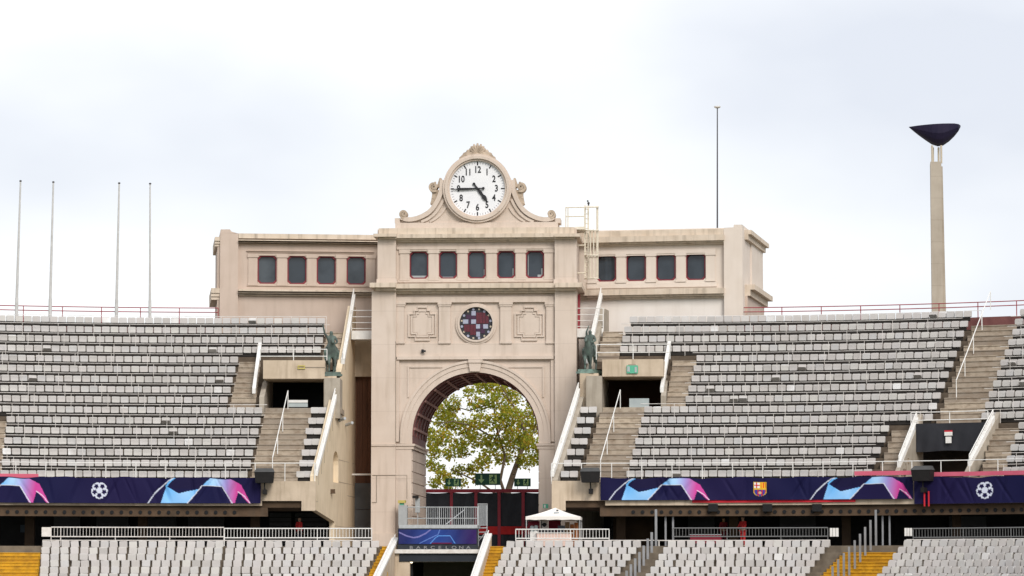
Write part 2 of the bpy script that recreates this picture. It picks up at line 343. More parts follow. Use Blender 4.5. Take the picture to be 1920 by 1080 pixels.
# arch opening
ac_u, ac_z = G.uz(891.5, 817); ar = up(891.5 + 118.5) - up(891.5); zs = zp(832)
uL, uR = up(697), up(1081)
def arcpts(r, n=28, cz=None): return [(ac_u - r * math.cos(math.pi * i / n), (cz or ac_z) + r * math.sin(math.pi * i / n)) for i in range(n + 1)]
def arch_wall(mb, u0, u1, zb, zt, r, w0, w1):
    """wall with a round headed opening, extruded from w0 to w1"""
    pts = [(ac_u - r, zb)] + arcpts(r) + [(ac_u + r, zb)]
    mb.box(G, u0, ac_u - r, w0, w1, zb, zt); mb.box(G, ac_u + r, u1, w0, w1, zb, zt)
    for (a, za), (b, zb_) in zip(pts[1:-1], pts[2:-1]):
        P = G.P
        mb.hexa([P(a, w0, za), P(b, w0, zb_), P(b, w1, zb_), P(a, w1, za), P(a, w0, zt), P(b, w0, zt), P(b, w1, zt), P(a, w1, zt)])
m = MB(); arch_wall(m, uL + 0.02, uR - 0.02, ZF, zp(548), ar + 0.06, 0, DEPTH); m.build('wall', M['beige'], gate)
# maroon vault with its ribs
m = MB()
o_, i_ = arcpts(ar + 0.055), arcpts(ar)
m.ring(G, o_ + [(ac_u + ar + 0.055, zs), ] + [(ac_u + ar + 0.055, zs - 0.01)], i_ + [(ac_u + ar, zs)] + [(ac_u + ar, zs - 0.01)], 0.35, DEPTH - 0.02) if False else None
for (a, b) in zip(range(28), range(1, 29)):
    P = G.P
    m.hexa([P(i_[a][0], 0.3, i_[a][1]), P(i_[b][0], 0.3, i_[b][1]), P(i_[b][0], DEPTH - .02, i_[b][1]), P(i_[a][0], DEPTH - .02, i_[a][1]),
            P(o_[a][0], 0.3, o_[a][1]), P(o_[b][0], 0.3, o_[b][1]), P(o_[b][0], DEPTH - .02, o_[b][1]), P(o_[a][0], DEPTH - .02, o_[a][1])])
for sg in (-1, 1):
    a, b = sorted((ac_u + sg * ar, ac_u + sg * (ar + 0.055))); m.box(G, a, b, 0.3, DEPTH - .02, zs - 0.02, ac_z)
vault = m.build('vault', M['maroon'], gate)
for k in range(0, 13):                     # ribs running through the vault
    t = math.pi * (k + 0.5) / 13; m = MB(); P = G.P
    c, s_ = math.cos(t), math.sin(t); dx, dz = -s_ * 0.07, c * 0.07
    q = [(ac_u - (ar - .12) * c + e * dx * -1, ac_z + (ar - .12) * s_ + e * dz) for e in (-1, 1)] + [(ac_u - (ar + .02) * c - e * dx, ac_z + (ar + .02) * s_ + e * dz) for e in (1, -1)]
    m.prism(G, q, 0.32, DEPTH - 0.1); m.build('rib', M['maroon_rib'], vault)
for w in (0.32, 2.0, 3.8, 5.6, 7.4, 8.7):   # bands that cross them
    m = MB(); pa, pb_ = arcpts(ar - 0.07), arcpts(ar + 0.01)
    for a in range(28):
        m.hexa([G.P(pa[a][0], w, pa[a][1]), G.P(pa[a + 1][0], w, pa[a + 1][1]), G.P(pa[a + 1][0], w + .14, pa[a + 1][1]), G.P(pa[a][0], w + .14, pa[a][1]),
                G.P(pb_[a][0], w, pb_[a][1]), G.P(pb_[a + 1][0], w, pb_[a + 1][1]), G.P(pb_[a + 1][0], w + .14, pb_[a + 1][1]), G.P(pb_[a][0], w + .14, pb_[a][1])])
    m.build('vault_band', M['maroon'], vault)
# jambs below the imposts: blocks with open joints
for sg in (-1, 1):
    z = ZF; k = 0
    hz = (zp(842) - ZF) / 9.0
    while k < 9:
        m = MB(); a, b = sorted((ac_u + sg * (ar - 0.02), ac_u + sg * (ar + 0.3)))
        m.box(G, a, b, 0.12, DEPTH - 0.05, z, z + hz - 0.05); m.build('jamb_block', M['beige'], gate); z += hz; k += 1
    m = MB()
    a, b = sorted((ac_u + sg * (ar - 0.16), ac_u + sg * (ar + 1.0))); m.box(G, a, b, -0.2, DEPTH + 0.05, zp(836), zp(832))
    a, b = sorted((ac_u + sg * (ar - 0.09), ac_u + sg * (ar + 0.96))); m.box(G, a, b, -0.13, DEPTH, zp(842), zp(836) - 0.002)
    m.build('impost', M['beige'], gate)
    m = MB(); a, b = sorted((ac_u + sg * (ar + 0.03), ac_u + sg * (ar + 0.93))); m.box(G, a, b, -0.09, 0.05, ZF, zp(842) - 0.002); m.build('arch_pier', M['beige'], gate)
# archivolt: three stepped rings
for r0, r1, pr in ((118.5, 128.5, 0.10), (128.5, 136.5, 0.15), (136.5, 141.0, 0.21)):
    s_ = ar / 118.5; a_, b_ = arcpts(r0 * s_, 40), arcpts(r1 * s_, 40); m = MB()
    for k in range(40):
        m.hexa([G.P(a_[k][0], -pr, a_[k][1]), G.P(a_[k + 1][0], -pr, a_[k + 1][1]), G.P(b_[k + 1][0], -pr, b_[k + 1][1]), G.P(b_[k][0], -pr, b_[k][1]),
                G.P(a_[k][0], .05, a_[k][1]), G.P(a_[k + 1][0], .05, a_[k + 1][1]), G.P(b_[k + 1][0], .05, b_[k + 1][1]), G.P(b_[k][0], .05, b_[k][1])])
    for sg in (-1, 1):
        a, b = sorted((ac_u + sg * r0 * s_, ac_u + sg * r1 * s_)); m.box(G, a, b, -pr, .05, zs + .01, ac_z)
    m.build('archivolt', M['beige'], gate)
m = MB(); m.prism(G, [G.uz(882, 697), G.uz(880, 684), G.uz(879, 675), G.uz(904, 675), G.uz(903, 684), G.uz(900, 697)], -0.32, 0.02); m.build('keystone', M['beige'], gate)
m = MB(); m.pb(G, 878, 674, 905, 680, -0.38, 0.0); m.build('keystone_cap', M['beige'], gate)
# spandrel frames
for sg in (-1, 1):
    x0, x1 = (764, 850) if sg < 0 else (933, 1020)
    m = MB(); m.pb(G, min(x0, x1), 686, max(x0, x1), 689, -0.07, 0.02)
    xx = 764 if sg < 0 else 1017; m.pb(G, xx, 689, xx + 3, 745, -0.07, 0.02); m.build('spandrel_moulding', M['beige'], gate)
# wide moulding over the arch, tall piers
m = MB(); m.pb(G, 742, 664, 1040, 668, -0.14, 0.02); m.pb(G, 744, 668, 1038, 673, -0.26, 0.02); m.build('moulding', M['beige'], gate)
for x0, x1 in ((742, 748), (1033, 1040)):
    m = MB(); m.pb(G, x0, 673.3, x1, 828, -0.16, 0.02); m.build('panel_edge', M['beige'], gate)
m = MB(); m.pb(G, 696, 832, 742.5, 836, -0.47, 0.0); m.build('pier_band', M['beige'], gate)
for x0, x1 in ((697, 742), (1040, 1081)):
    u0, zt = G.uz(x0, 546, -0.4); u1 = up(x1, -0.4); m = MB(); m.box(G, u0, u1, -0.4, 0.6, ZF, zt); m.build('pier', M['beige'], gate)
    m = MB(); m.pb(G, x0 - 0.5, 1000, x1 + .5, 1030, -0.5, 0.3); m.build('pier_base', M['beige'], gate)
# ---- the medallion storey
for x0, x1 in ((743, 758), (823, 844), (938, 959), (1024, 1039)):
    m = MB(); m.pb(G, x0, 574, x1, 641, -0.16, 0.02); m.pb(G, x0 - 1, 640, x1 + 1, 644, -0.2, 0.02); m.pb(G, x0 - 2.5, 566, x1 + 2.5, 571, -0.24, 0.02); m.pb(G, x0 - 1.5, 571, x1 + 1.5, 574.5, -0.2, 0.02)
    m.build('pilaster', M['beige'], gate)
m = MB(); m.pb(G, 743, 557, 1039, 566, -0.2, 0.02); m.pb(G, 743, 643.5, 1039, 663, -0.1, 0.02); m.build('frieze', M['beige'], gate)
def cross_panel(x0, x1):
    """stepped cross in low relief"""
    c = (x0 + x1) / 2; W = (x1 - x0) / 2
    def outline(k):
        pts = [(-.95, 588), (-.55, 588), (-.55, 581), (-.32, 581), (-.32, 574), (.32, 574), (.32, 581), (.55, 581), (.55, 588), (.95, 588), (.95, 632), (.5, 632), (.5, 639), (-.5, 639), (-.5, 632), (-.95, 632)]
        cy = 607; return [G.uz(c + a * W * k, cy + (y - cy) * k) for a, y in pts]
    p = MB(); p.ring(G, outline(1.0), outline(0.90), -0.1, 0.02); p.ring(G, outline(0.80), outline(0.68), -0.08, 0.02)
    o = p.build('cross_panel', M['beige'], gate)
    p = MB(); p.prism(G, outline(0.66), -0.035, 0.02); p.build('panel_field', M['beige'], o)
    return o
cross_panel(764, 820); cross_panel(963, 1022)
# round window
mc = (893, 607)
def circ(px, py, r, n=40, fr=G): 
    u, z = fr.uz(px, py); k = (fr.uz(px + 10, py)[0] - u) / 10.0
    return [(u + r * k * math.cos(2 * math.pi * i / n), z + r * k * math.sin(2 * math.pi * i / n)) for i in range(n)]
m = MB(); m.ring(G, circ(*mc, 38.5), circ(*mc, 34.5), -0.13, 0.02); m.ring(G, circ(*mc, 34.5), circ(*mc, 31), -0.22, 0.02); m.ring(G, circ(*mc, 36), circ(*mc, 33), -0.17, 0.02)
rose = m.build('round_window', M['beige'], gate, smooth=False)
m = MB(); m.prism(G, circ(*mc, 31.2), -0.03, 0.02); m.build('backing', M['lead'], rose)
def tile(x0, y0, x1, y1, mat, nm='pane'):
    p = MB(); p.pb(G, x0, y0, x1, y1, -0.055, -0.02); p.build(nm, M[mat], rose)
for x0, y0, x1, y1 in ((884, 583, 892, 591.5), (868, 599, 878, 607), (883.5, 599, 892.5, 607), (892.5, 608, 900, 616), (906, 608, 915, 616), (893, 622, 900, 631)): tile(x0, y0, x1, y1, 'pale_glass')
for x0, x1 in ((893, 898), (898.6, 904), (904.6, 910), (910.6, 916)):
    tile(x0, 586 if x0 < 905 else 592, x1, 606.5, 'claret')
for x0, x1 in ((870, 875), (875.6, 881), (881.6, 887), (887.6, 892)):
    tile(x0, 608.5, x1, 628 if x0 > 878 else 622, 'claret')
for x0, y0, x1, y1 in ((874, 590, 883, 598), (878.6, 599.3, 883, 607), (900.6, 608.3, 905.4, 616), (893, 616.6, 900, 621.5), (901, 617, 909, 625), (884, 592, 892, 598.5)): tile(x0, y0, x1, y1, 'plum')
for k in range(16):
    t = 2 * math.pi * (k + .5) / 16; c = (mc[0] + 27.6 * math.cos(t), mc[1] + 27.6 * math.sin(t))
    p = MB(); p.prism(G, circ(*c, 2.5 if k % 2 else 1.9, 8), -0.055, -0.02); p.build('pane', M['pale_glass' if k % 2 else 'brass'], rose)
# ---- cornice between the storeys
def cornice(fr, x0, x1, y0, y1, pr, name='cornice', w_back=0.3, par=None, ex=(0, 0), mat='cornice', n=3):
    """three stepped courses, the top one stands out by pr"""
    m = MB(); ys = [y0, y0 + (y1 - y0) * .42, y0 + (y1 - y0) * .72, y1]; ps = [pr, pr * .68, pr * .36]
    for k in range(3):
        u0, zt = fr.uz(x0, ys[k], -ps[k]); u1, zb = fr.uz(x1, ys[k + 1], -ps[k])
        if ex[0]: u0 = u0 - 0 - (pr - ps[k]) * -1 * ex[0] * 1.0
        if ex[1]: u1 = u1 - (pr - ps[k]) * ex[1]
        m.box(fr, u0, u1, -ps[k], w_back, zb + (0.0 if k == 2 else 0.0), zt - 0.001 * k)
    return m.build(name, M[mat], par or gate)
cornice(G, 741, 1042, 532, 549, 0.75); cornice(G, 693, 742, 530, 550, 1.05, w_back=DEPTH - 4, ex=(1, 0)); cornice(G, 1041, 1091, 530, 550, 1.05, w_back=3.9, ex=(0, 1))
# ---- window storey of the middle block
def window(fr, x0, y0, x1, y1, par, cut=5.0):
    def oc(i):
        a, b, c, d, k = x0 + i, x1 - i, y0 + i, y1 - i, cut
        return [fr.uz(*p, 0.1) for p in ((a + k, c), (b - k, c), (b, c + k), (b, d - k), (b - k, d), (a + k, d), (a, d - k), (a, c + k))]
    w = MB(); w.ring(fr, oc(-0.6), oc(2.2), 0.1, 0.42); o = w.build('window', M['frame'], par)
    g = MB(); g.prism(fr, oc(1.8), 0.32, 0.36); g.build('pane', M['glass'], o)
    for cx, cy, sx, sy in ((x0, y0, 1, 1), (x1, y0, -1, 1), (x1, y1, -1, -1), (x0, y1, 1, -1)):
        c = MB(); c.prism(fr, [fr.uz(cx, cy, 0.02), fr.uz(cx + sx * (cut - .4), cy, 0.02), fr.uz(cx, cy + sy * (cut - .4), 0.02)], 0.02, 0.44); c.build('corner_block', MAT_W[fr], par)
    return o
MAT_W = {G: M['beige']}
def storey(fr, x0, x1, yt, wy0, wy1, yb, wins, depth, par, mat, slope=0.0):
    """a run of wall with window openings between yt and yb; slope: photo rise per pixel along the run"""
    def Y(y, x): return y + slope * (x - x0)
    xs = [x0] + [v for a, b in wins for v in (a, b)] + [x1]
    xm = (x0 + x1) / 2
    u0, zt = fr.uz(x0, yt); u1 = fr.uz(x1, yt)[0]; zw1 = fr.uz(x0, wy0)[1]; zw0 = fr.uz(x0, wy1)[1]; zb = fr.uz(x0, yb)[1]
    m = MB(); m.box(fr, u0, u1, 0, 0.45, zw1, zt); m.box(fr, u0, u1, 0, 0.45, zb, zw0); m.box(fr, u0, u1, 0.45, depth, zb, zt); m.build('storey_wall', mat, par)
    for k in range(0, len(xs), 2):
        a, b = fr.uz(xs[k], wy0)[0], fr.uz(xs[k + 1], wy0)[0]
        m = MB(); m.box(fr, a, b, 0.001, 0.45, zw0, zw1)
        c0, c1 = (a, b)
        if 0 < k < len(xs) - 2:
            m.box(fr, a + .04, b - .04, -0.07, 0.0, zw0 + .02, zw1 - .12); m.box(fr, a - .03, b + .03, -0.12, 0.0, zw1 - .12, zw1 + .1); m.box(fr, a - .01, b + .01, -0.1, 0.0, zw0 - .1, zw0 + .02)
        elif b - a > .5:
            q = (b - .55, b - .02) if k == 0 else (a + .02, a + .55)
            m.box(fr, q[0], q[1], -0.07, 0.0, zw0 + .02, zw1 - .12); m.box(fr, q[0] - .05, q[1] + .05, -0.12, 0.0, zw1 - .12, zw1 + .1); m.box(fr, q[0] - .03, q[1] + .03, -0.1, 0.0, zw0 - .1, zw0 + .02)
        m.build('window_pier', mat, par)
    for a, b in wins: 
        za = (fr.uz((a + b) / 2, 500)[1])
        # keep every opening at one level along the wing
        k = (fr.uz((a + b) / 2, 500)[1] - fr.uz((a + b) / 2, 510)[1]) / 10.0
        yy0 = 500 - (zw1 - za) / k; yy1 = 500 - (zw0 - za) / k
        window(fr, a, yy0, b, yy1, par)
def pane_strip(fr, x0, y0, x1, y1):
    m = MB(); m.pb(fr, x0, y0, x1, y1, .305, .315); m.build('pale_strip', M['clear'], gate)  # thin pale strip set just in front of the pane
storey(G, 708, 1081, 430, 472, 523, 549, [(768, 803), (823, 857), (877, 911), (932, 966), (986, 1020)], DEPTH - 0.3, gate, M['beige'])
for q in ((907, 505, 909, 520), (961, 503, 963, 521), (1015, 503, 1017.5, 521), (1008, 515, 1015, 521), (990, 474, 991, 521), (772, 517, 800, 521), (826, 519, 850, 521)): pane_strip(G, *q)
m = MB(); m.pb(G, 744, 463, 1040, 466, -0.1, 0.02); m.pb(G, 750, 466.1, 1036, 469, -0.05, 0.02); m.pb(G, 743, 525, 1040, 528, -0.08, 0.02); m.build('moulding', M['beige'], gate)
for x0, x1 in ((708, 742), (1040, 1081)):
    m = MB(); m.pb(G, x0, 447, x1, 524, -0.4, 0.2); m.pb(G, x0 - 2, 523.5, x1 + 2, 532, -0.5, 0.2); m.build('pier', M['beige'], gate)
# ---- top cornice and blocking course
cornice(G, 741, 1041, 439, 452, 0.62); cornice(G, 700, 743, 438, 451, 0.95, w_back=DEPTH - .5, ex=(1, 0)); cornice(G, 1039, 1087, 438, 451, 0.95, w_back=DEPTH - .5, ex=(0, 1))
m = MB(); m.pb(G, 710, 428, 1077, 439.3, -0.35, DEPTH - .6); m.build('blocking_course', M['cornice'], gate)
m = MB(); m.pb(G, 741, 418, 1046, 428.2, 0.1, 2.2); m.build('gable_plinth', M['beige'], gate)

# ---- the gable with its scrolls
gc = (895.5, 354.0)
WG0, WG1 = 0.3, 1.5
def gu(x, y): return G.uz(x, y, WG0)
left = [(741, 418), (741, 412), (752, 409), (768, 410), (784, 407), (800, 399), (812, 388), (821, 374), (827, 360), (831, 345), (840, 322), (858, 302), (880, 292)]
body = [gu(x, y) for x, y in left] + [gu(2 * gc[0] - x, y) for x, y in reversed(left)]
m = MB(); m.prism(G, body, WG0, WG1); m.build('gable', M['beige'], gate)
def band(pts, w0, w1, half, name, mat='beige', par=None):
    """ribbon of even width along a line of photo points"""
    P = [Vector((*gu(x, y), 0)) for x, y in pts]; m = MB(); sec = []
    for i, p in enumerate(P):
        d = (P[min(i + 1, len(P) - 1)] - P[max(i - 1, 0)]).normalized(); n = Vector((-d.y, d.x, 0)) * (half if not callable(half) else half(i / (len(P) - 1)))
        sec.append([G.P((p - n).x, w0, (p - n).y), G.P((p + n).x, w0, (p + n).y), G.P((p + n).x, w1, (p + n).y), G.P((p - n).x, w1, (p - n).y)])
    m.loft(sec); return m.build(name, M[mat], par or gate)
def smooth(pts, n=5):
    out = []
    for i in range(len(pts) - 1):
        p0, p1, p2, p3 = pts[max(i - 1, 0)], pts[i], pts[i + 1], pts[min(i + 2, len(pts) - 1)]
        for k in range(n):
            t = k / n
            out.append(tuple(0.5 * (2 * p1[j] + (p2[j] - p0[j]) * t + (2 * p0[j] - 5 * p1[j] + 4 * p2[j] - p3[j]) * t * t + (3 * p1[j] - p0[j] - 3 * p2[j] + p3[j]) * t ** 3) for j in (0, 1)))
    return out + [pts[-1]]
def mir(pts, s): return pts if s < 0 else [(2 * gc[0] - x, y) for x, y in pts]
def spiral(cx, cy, r0, r1, t0, turns, n=36):
    return [(cx + (r0 + (r1 - r0) * i / n) * math.cos(t0 + turns * 2 * math.pi * i / n), cy + (r0 + (r1 - r0) * i / n) * math.sin(t0 + turns * 2 * math.pi * i / n)) for i in range(n + 1)]
for s in (-1, 1):
    swoop = smooth([(752, 408), (766, 412), (784, 409), (802, 400), (814, 388), (823, 372), (828, 356), (829, 338)])
    band(mir(swoop, s), WG0 - 0.2, WG1 + .05, 0.13, 'scroll_band', par=gate)
    inner = smooth([(790, 416), (804, 410), (817, 399), (826, 386), (832, 374)]); band(mir(inner, s), WG0 - 0.12, WG0 + 0.1, 0.075, 'scroll_moulding')
    inner = smooth([(806, 416), (818, 409), (829, 399), (836, 388)]); band(mir(inner, s), WG0 - 0.08, WG0 + 0.1, 0.06, 'scroll_moulding')
    band(mir(spiral(757.5, 402, 7, 1.5, math.pi * .45, 1.6), s), WG0 - 0.22, WG0 + .5, 0.075, 'volute', 'stone')
    band(mir(spiral(813.5, 351, 8, 1.5, math.pi * .3, 1.6), s), WG0 - 0.22, WG0 + .5, 0.085, 'volute', 'stone')
    band(mir(smooth([(817, 356), (816, 365), (813, 374), (809, 384)]), s), WG0 - 0.1, WG0 + .4, lambda t: 0.17 * (1 - t) + 0.07, 'acanthus_leaf', 'stone')
    band(mir(smooth([(824, 352), (825.5, 342), (826, 334)]), s), WG0 - 0.1, WG0 + .4, lambda t: 0.13 * (1 - t) + 0.05, 'acanthus_leaf', 'stone')
    for (x, y, r) in ((812, 372, 2.6), (809, 381, 2.2), (818, 362, 2.8), (816, 343, 2.3)):
        u, z = gu(*mir([(x, y)], s)[0]); m = MB(); m.ball(G.P(u, WG0 - .05, z), .03 * r, .08, .035 * r); m.build('carved_bud', M['stone'], gate)
    x, y = mir([(745, 411)], s)[0]; m = MB(); m.pb(G, x - 5, y - 2, x + 5, y + 7.1, WG0 - .12, WG1); m.build('gable_foot', M['beige'], gate)
def disc(r, n=48): return circ_w(gc[0], gc[1], r, n)
def circ_w(px, py, r, n=48, w=WG0):
    u, z = G.uz(px, py, w); k = (G.uz(px + 10, py, w)[0] - u) / 10.0
    return [(u + r * k * math.cos(2 * math.pi * i / n), z + r * k * math.sin(2 * math.pi * i / n)) for i in range(n)]
m = MB(); m.ring(G, disc(64.5), disc(60.5), WG0 - .32, WG1 + .1); m.build('clock_surround', M['beige'], gate)
m = MB(); m.ring(G, disc(60.5), disc(55.5), WG0 - .42, WG0 + .1); m.build('clock_surround', M['beige'], gate)
m = MB(); m.ring(G, disc(55.5), disc(52.2), WG0 - .3, WG0 + .1); m.build('clock_surround', M['beige'], gate)
# shell crest on top
ux, zx = gu(895.5, 293)
kx = (gu(905.5, 293)[0] - ux) / 10
for k in range(9):
    t = math.pi * (0.12 + 0.76 * k / 8); L_ = (17 + 6.5 * math.sin(t) ** 2) * kx
    m = MB(); c = Vector((math.cos(t), 0, math.sin(t))); Mx = Matrix.Rotation(math.pi / 2 - t, 3, 'Y')
    m.ball(G.P(ux + c.x * L_ * .55, WG0 - .08, zx + c.z * L_ * .55 + .02), .095, .2, L_ * .52, 8, 6, G_R @ Mx if False else Mx); m.build('shell_lobe', M['stone'], gate, smooth=True)
m = MB(); m.ball(G.P(ux, WG0 - .12, zx + .06), .2, .2, .15); m.build('shell_heart', M['stone'], gate, smooth=True)
for s in (-1, 1):
    band(mir(smooth([(884, 292), (876, 289), (869, 293), (862, 300)]), s), WG0 - .25, WG0 + .6, lambda t: .12 * (1 - t) + .04, 'crest_leaf', 'stone')
    for (x, y, r) in ((879, 285, 3.4), (872, 290, 3.0), (884, 281, 3.0), (865, 297, 2.6), (888, 277, 2.6)):
        u, z = gu(*mir([(x, y)], s)[0]); m = MB(); m.ball(G.P(u, WG0 - .1, z), .044 * r, .14, .044 * r, 6, 5); m.build('crest_leaf', M['stone'], gate, smooth=True)

# ================================================================ the clock
uc, zc_ = G.uz(gc[0], gc[1], WG0 - .1)
clock = thing('clock', 'large round white clock with black numerals in the scrolled gable', 'clock', G.P(uc, WG0 - .1, zc_ - 1.55), -G.a)
kk = (G.uz(gc[0] + 10, gc[1], WG0 - .1)[0] - uc) / 10
m = MB(); m.prism(G, [(uc + 52.4 * kk * math.cos(2 * math.pi * i / 56), zc_ + 52.4 * kk * math.sin(2 * math.pi * i / 56)) for i in range(56)], WG0 - .14, WG0 + .02); face = m.build('dial', M['face'], clock)
for n in range(1, 13):
    t = math.pi / 2 - n * math.pi / 6; r = 35.5 * kk
    me = text_mesh(str(n), 15.5 * kk, M['ink'], 0.008, 0.012); inst('numeral', me, face_mat(G, uc + r * math.cos(t) , WG0 - .15, zc_ + r * math.sin(t), 0.86, 1.12), clock)
for n in range(60):
    t = math.pi / 2 - n * math.pi / 30; big = n % 5 == 0
    r0, r1, hw = (44, 50.5, 0.038) if big else (46.5, 50, 0.011)
    d = Vector((math.cos(t), math.sin(t))); q = Vector((-d.y, d.x)) * hw
    pts = [Vector((uc, zc_)) + d * r0 * kk - q, Vector((uc, zc_)) + d * r1 * kk - q, Vector((uc, zc_)) + d * r1 * kk + q, Vector((uc, zc_)) + d * r0 * kk + q]
    m = MB(); m.prism(G, [tuple(p) for p in pts], WG0 - .155, WG0 - .142); m.build('minute_mark', M['ink' if big else 'inkgrey'], face if False else clock)
def hand(ang, prof, w, name):
    d = Vector((math.cos(ang), math.sin(ang))); n = Vector((-d.y, d.x)); c = Vector((uc, zc_))
    poly = [tuple(c + d * a * kk + n * b * kk) for a, b in prof] + [tuple(c + d * a * kk - n * b * kk) for a, b in reversed(prof)]
    m = MB(); m.prism(G, poly, w - .03, w); o = m.build(name, M['ink'], clock)
    m = MB(); e = c + d * prof[0][0] * kk; m.prism(G, [(e.x + 2.7 * kk * math.cos(i * math.pi / 6), e.y + 2.7 * kk * math.sin(i * math.pi / 6)) for i in range(12)], w - .032, w + .001); m.build('counterweight', M['ink'], o)
    return o
hand(R(181.5), [(-11, 1.0), (0, 1.3), (24, 2.1), (36, 2.2), (38, 1.0), (48.5, .5)], WG0 - .24, 'minute_hand')
hand(R(-53), [(-11, 1.3), (0, 2.0), (8, 3.0), (16, 2.4), (19, 4.0), (24, 3.7), (30, .5)], WG0 - .2, 'hour_hand')

# ================================================================ wings
def wing(fr, sgn, mat):
    MAT_W[fr] = mat
    return fr
ol = G.P(up(706), 4.5, 0); WL = Fr(ol.x, ol.y, R(-6.4)); MAT_W[WL] = M['beige_left']
orr = G.P(up(1082), 4.0, 0); WR = Fr(orr.x, orr.y, R(11.4)); MAT_W[WR] = M['beige_pale']
# wing on the flagpole side
storey(WL, 444, 713, 438, 478.5, 531.5, 552, [(483, 519), (539, 575), (594, 630), (650, 686)], 6.0, gate, M['beige_left'])
def wbox(fr, name, mat, *boxes):
    m = MB()
    for b in boxes: m.pb(fr, *b)
    return m.build(name, M[mat], gate)
def tall(fr, x0, x1, y0, w0, w1, name, mat):
    u0, zt = fr.uz(x0, y0, w0); u1 = fr.uz(x1, y0, w0)[0]; m = MB(); m.box(fr, u0, u1, w0, w1, ZF, zt); return m.build(name, M[mat], gate)
tall(WL, 446, 716, 552, 0.0, 6.0, 'wing_wall', 'beige_left')
tall(WL, 413, 447, 437, -0.3, 6.0, 'pier', 'beige_left')
m = MB(); m.prism(WL, [WL.uz(413, 437, -.3), WL.uz(447, 438, -.3), WL.uz(434, 434, -.3), WL.uz(431, 430, -.3), WL.uz(414, 430, -.3)], -.3, 5.8); m.build('pier_cap', M['beige_left'], gate)
wbox(WL, 'parapet', 'cornice', (447.5, 437.5, 712, 449.5, -0.3, 5.8))
cornice(WL, 447.2, 712, 449, 460, 0.55); cornice(WL, 447.2, 712, 542, 556, 0.6)
wbox(WL, 'moulding', 'beige_left', (462, 470, 702, 473, -0.1, .02), (463, 473.1, 700, 476, -0.06, .02), (463, 534, 702, 538, -0.08, .02))
cornice(WL, 403, 413.5, 444, 462, 0.25, w_back=5.5, ex=(0, 0)); cornice(WL, 396, 413.5, 540, 562, 0.25, w_back=5.5)
wbox(WL, 'side_wall', 'beige_left', (408, 462, 414, 600, -0.05, 5.4))
# wing on the cauldron side
storey(WR, 1079, 1360, 433, 479.5, 529, 553, [(1119, 1155), (1174, 1211), (1230, 1267), (1286, 1323)], 8.5, gate, M['beige_pale'])
tall(WR, 1076, 1360, 553, 0.0, 8.5, 'wing_wall', 'white_render')
tall(WR, 1357, 1392, 430, -0.35, 8.7, 'pier', 'beige_pale')
m = MB(); m.prism(WR, [WR.uz(1357.5, 430.2, -.34), WR.uz(1391.5, 430.2, -.34), WR.uz(1391.5, 421, -.34), WR.uz(1376, 421, -.34), WR.uz(1375, 426, -.34), WR.uz(1357.5, 427, -.34)], -.34, 8.6); m.build('pier_cap', M['beige_pale'], gate)
wbox(WR, 'parapet', 'cornice', (1079, 434.5, 1357.3, 446, -0.3, 8.3))
cornice(WR, 1079, 1357.2, 445, 457, 0.55); cornice(WR, 1079, 1357.2, 544, 558, 0.6)
wbox(WR, 'moulding', 'beige_pale', (1112, 470.5, 1342, 473.5, -0.1, .02), (1112, 473.6, 1340, 476.5, -0.06, .02), (1100, 533, 1344, 537, -0.08, .02))
# end face of that wing: cornices that turn the corner, a shallow panel
def end_course(y0, y1, pr, mat='cornice'):
    m = MB(); ys = [y0, y0 + (y1 - y0) * .45, y1]; ps = [pr, pr * .55]; ue = WR.uz(1392, 500, -.35)[0]
    for k in range(2):
        zt = WR.uz(1392, ys[k], -.35)[1]; zb = WR.uz(1392, ys[k + 1], -.35)[1]
        m.box(WR, ue - .02 - .001 * k, ue + ps[k], 0.6, 8.75 + ps[k], zb, zt)
    m.build('end_cornice', M[mat], gate)
end_course(428, 446, 0.42); end_course(531, 552, 0.6)
ue = WR.uz(1392, 500, -.35)[0]; za, zb_ = WR.uz(1392, 446, -.35)[1], WR.uz(1392, 531, -.35)[1]
m = MB(); m.box(WR, ue - .02, ue + .1, 3.2, 8.6, zb_, za); m.build('end_panel', M['beige_pale'], gate)
m = MB(); m.box(WR, ue - .02, ue + .16, 0.6, 8.6, ZF, WR.uz(1392, 552, -.35)[1]); m.build('end_wall', M['beige_left'], gate)

# recess between the stand and the gate: lintel, boarded door, grey sheet
us0, us1 = G.uz(640, 700, 3.2)[0], G.uz(700, 700, 3.2)[0]
m = MB(); m.box(G, us0, us1 - .02, 3.2, 5, zp(706, 680, 3.2), zp(625, 680, 3.2)); m.build('recess_lintel', M['concrete'], gate)
m = MB(); m.box(G, us0, us1 - .02, 3.7, 5, ZF, zp(706, 680, 3.2) - .01); m.build('recess_wall', M['wood'], gate)
for k in range(4):
    a = G.uz(661 + k * 9.3, 800, 3.6)[0]; b = G.uz(661 + k * 9.3 + 8.9, 800, 3.6)[0]
    m = MB(); m.box(G, a, b, 3.6, 3.695, zp(890, 680, 3.6), zp(707, 680, 3.6)); m.build('door_board', M['wood'], gate)
m = MB(); m.pb(G, 640, 906, 698, 955, 3.4, 3.5); m.build('grey_sheet', M['grey_panel'], gate)
m = MB(); m.pb(G, 640, 956, 698, 1020, 3.4, 3.5); m.build('grey_sheet', M['grey_panel'], gate)
m = MB(); m.pb(G, 655, 888, 698, 891, 2.0, 2.1); m.build('cross_rail', M['rail'], gate)
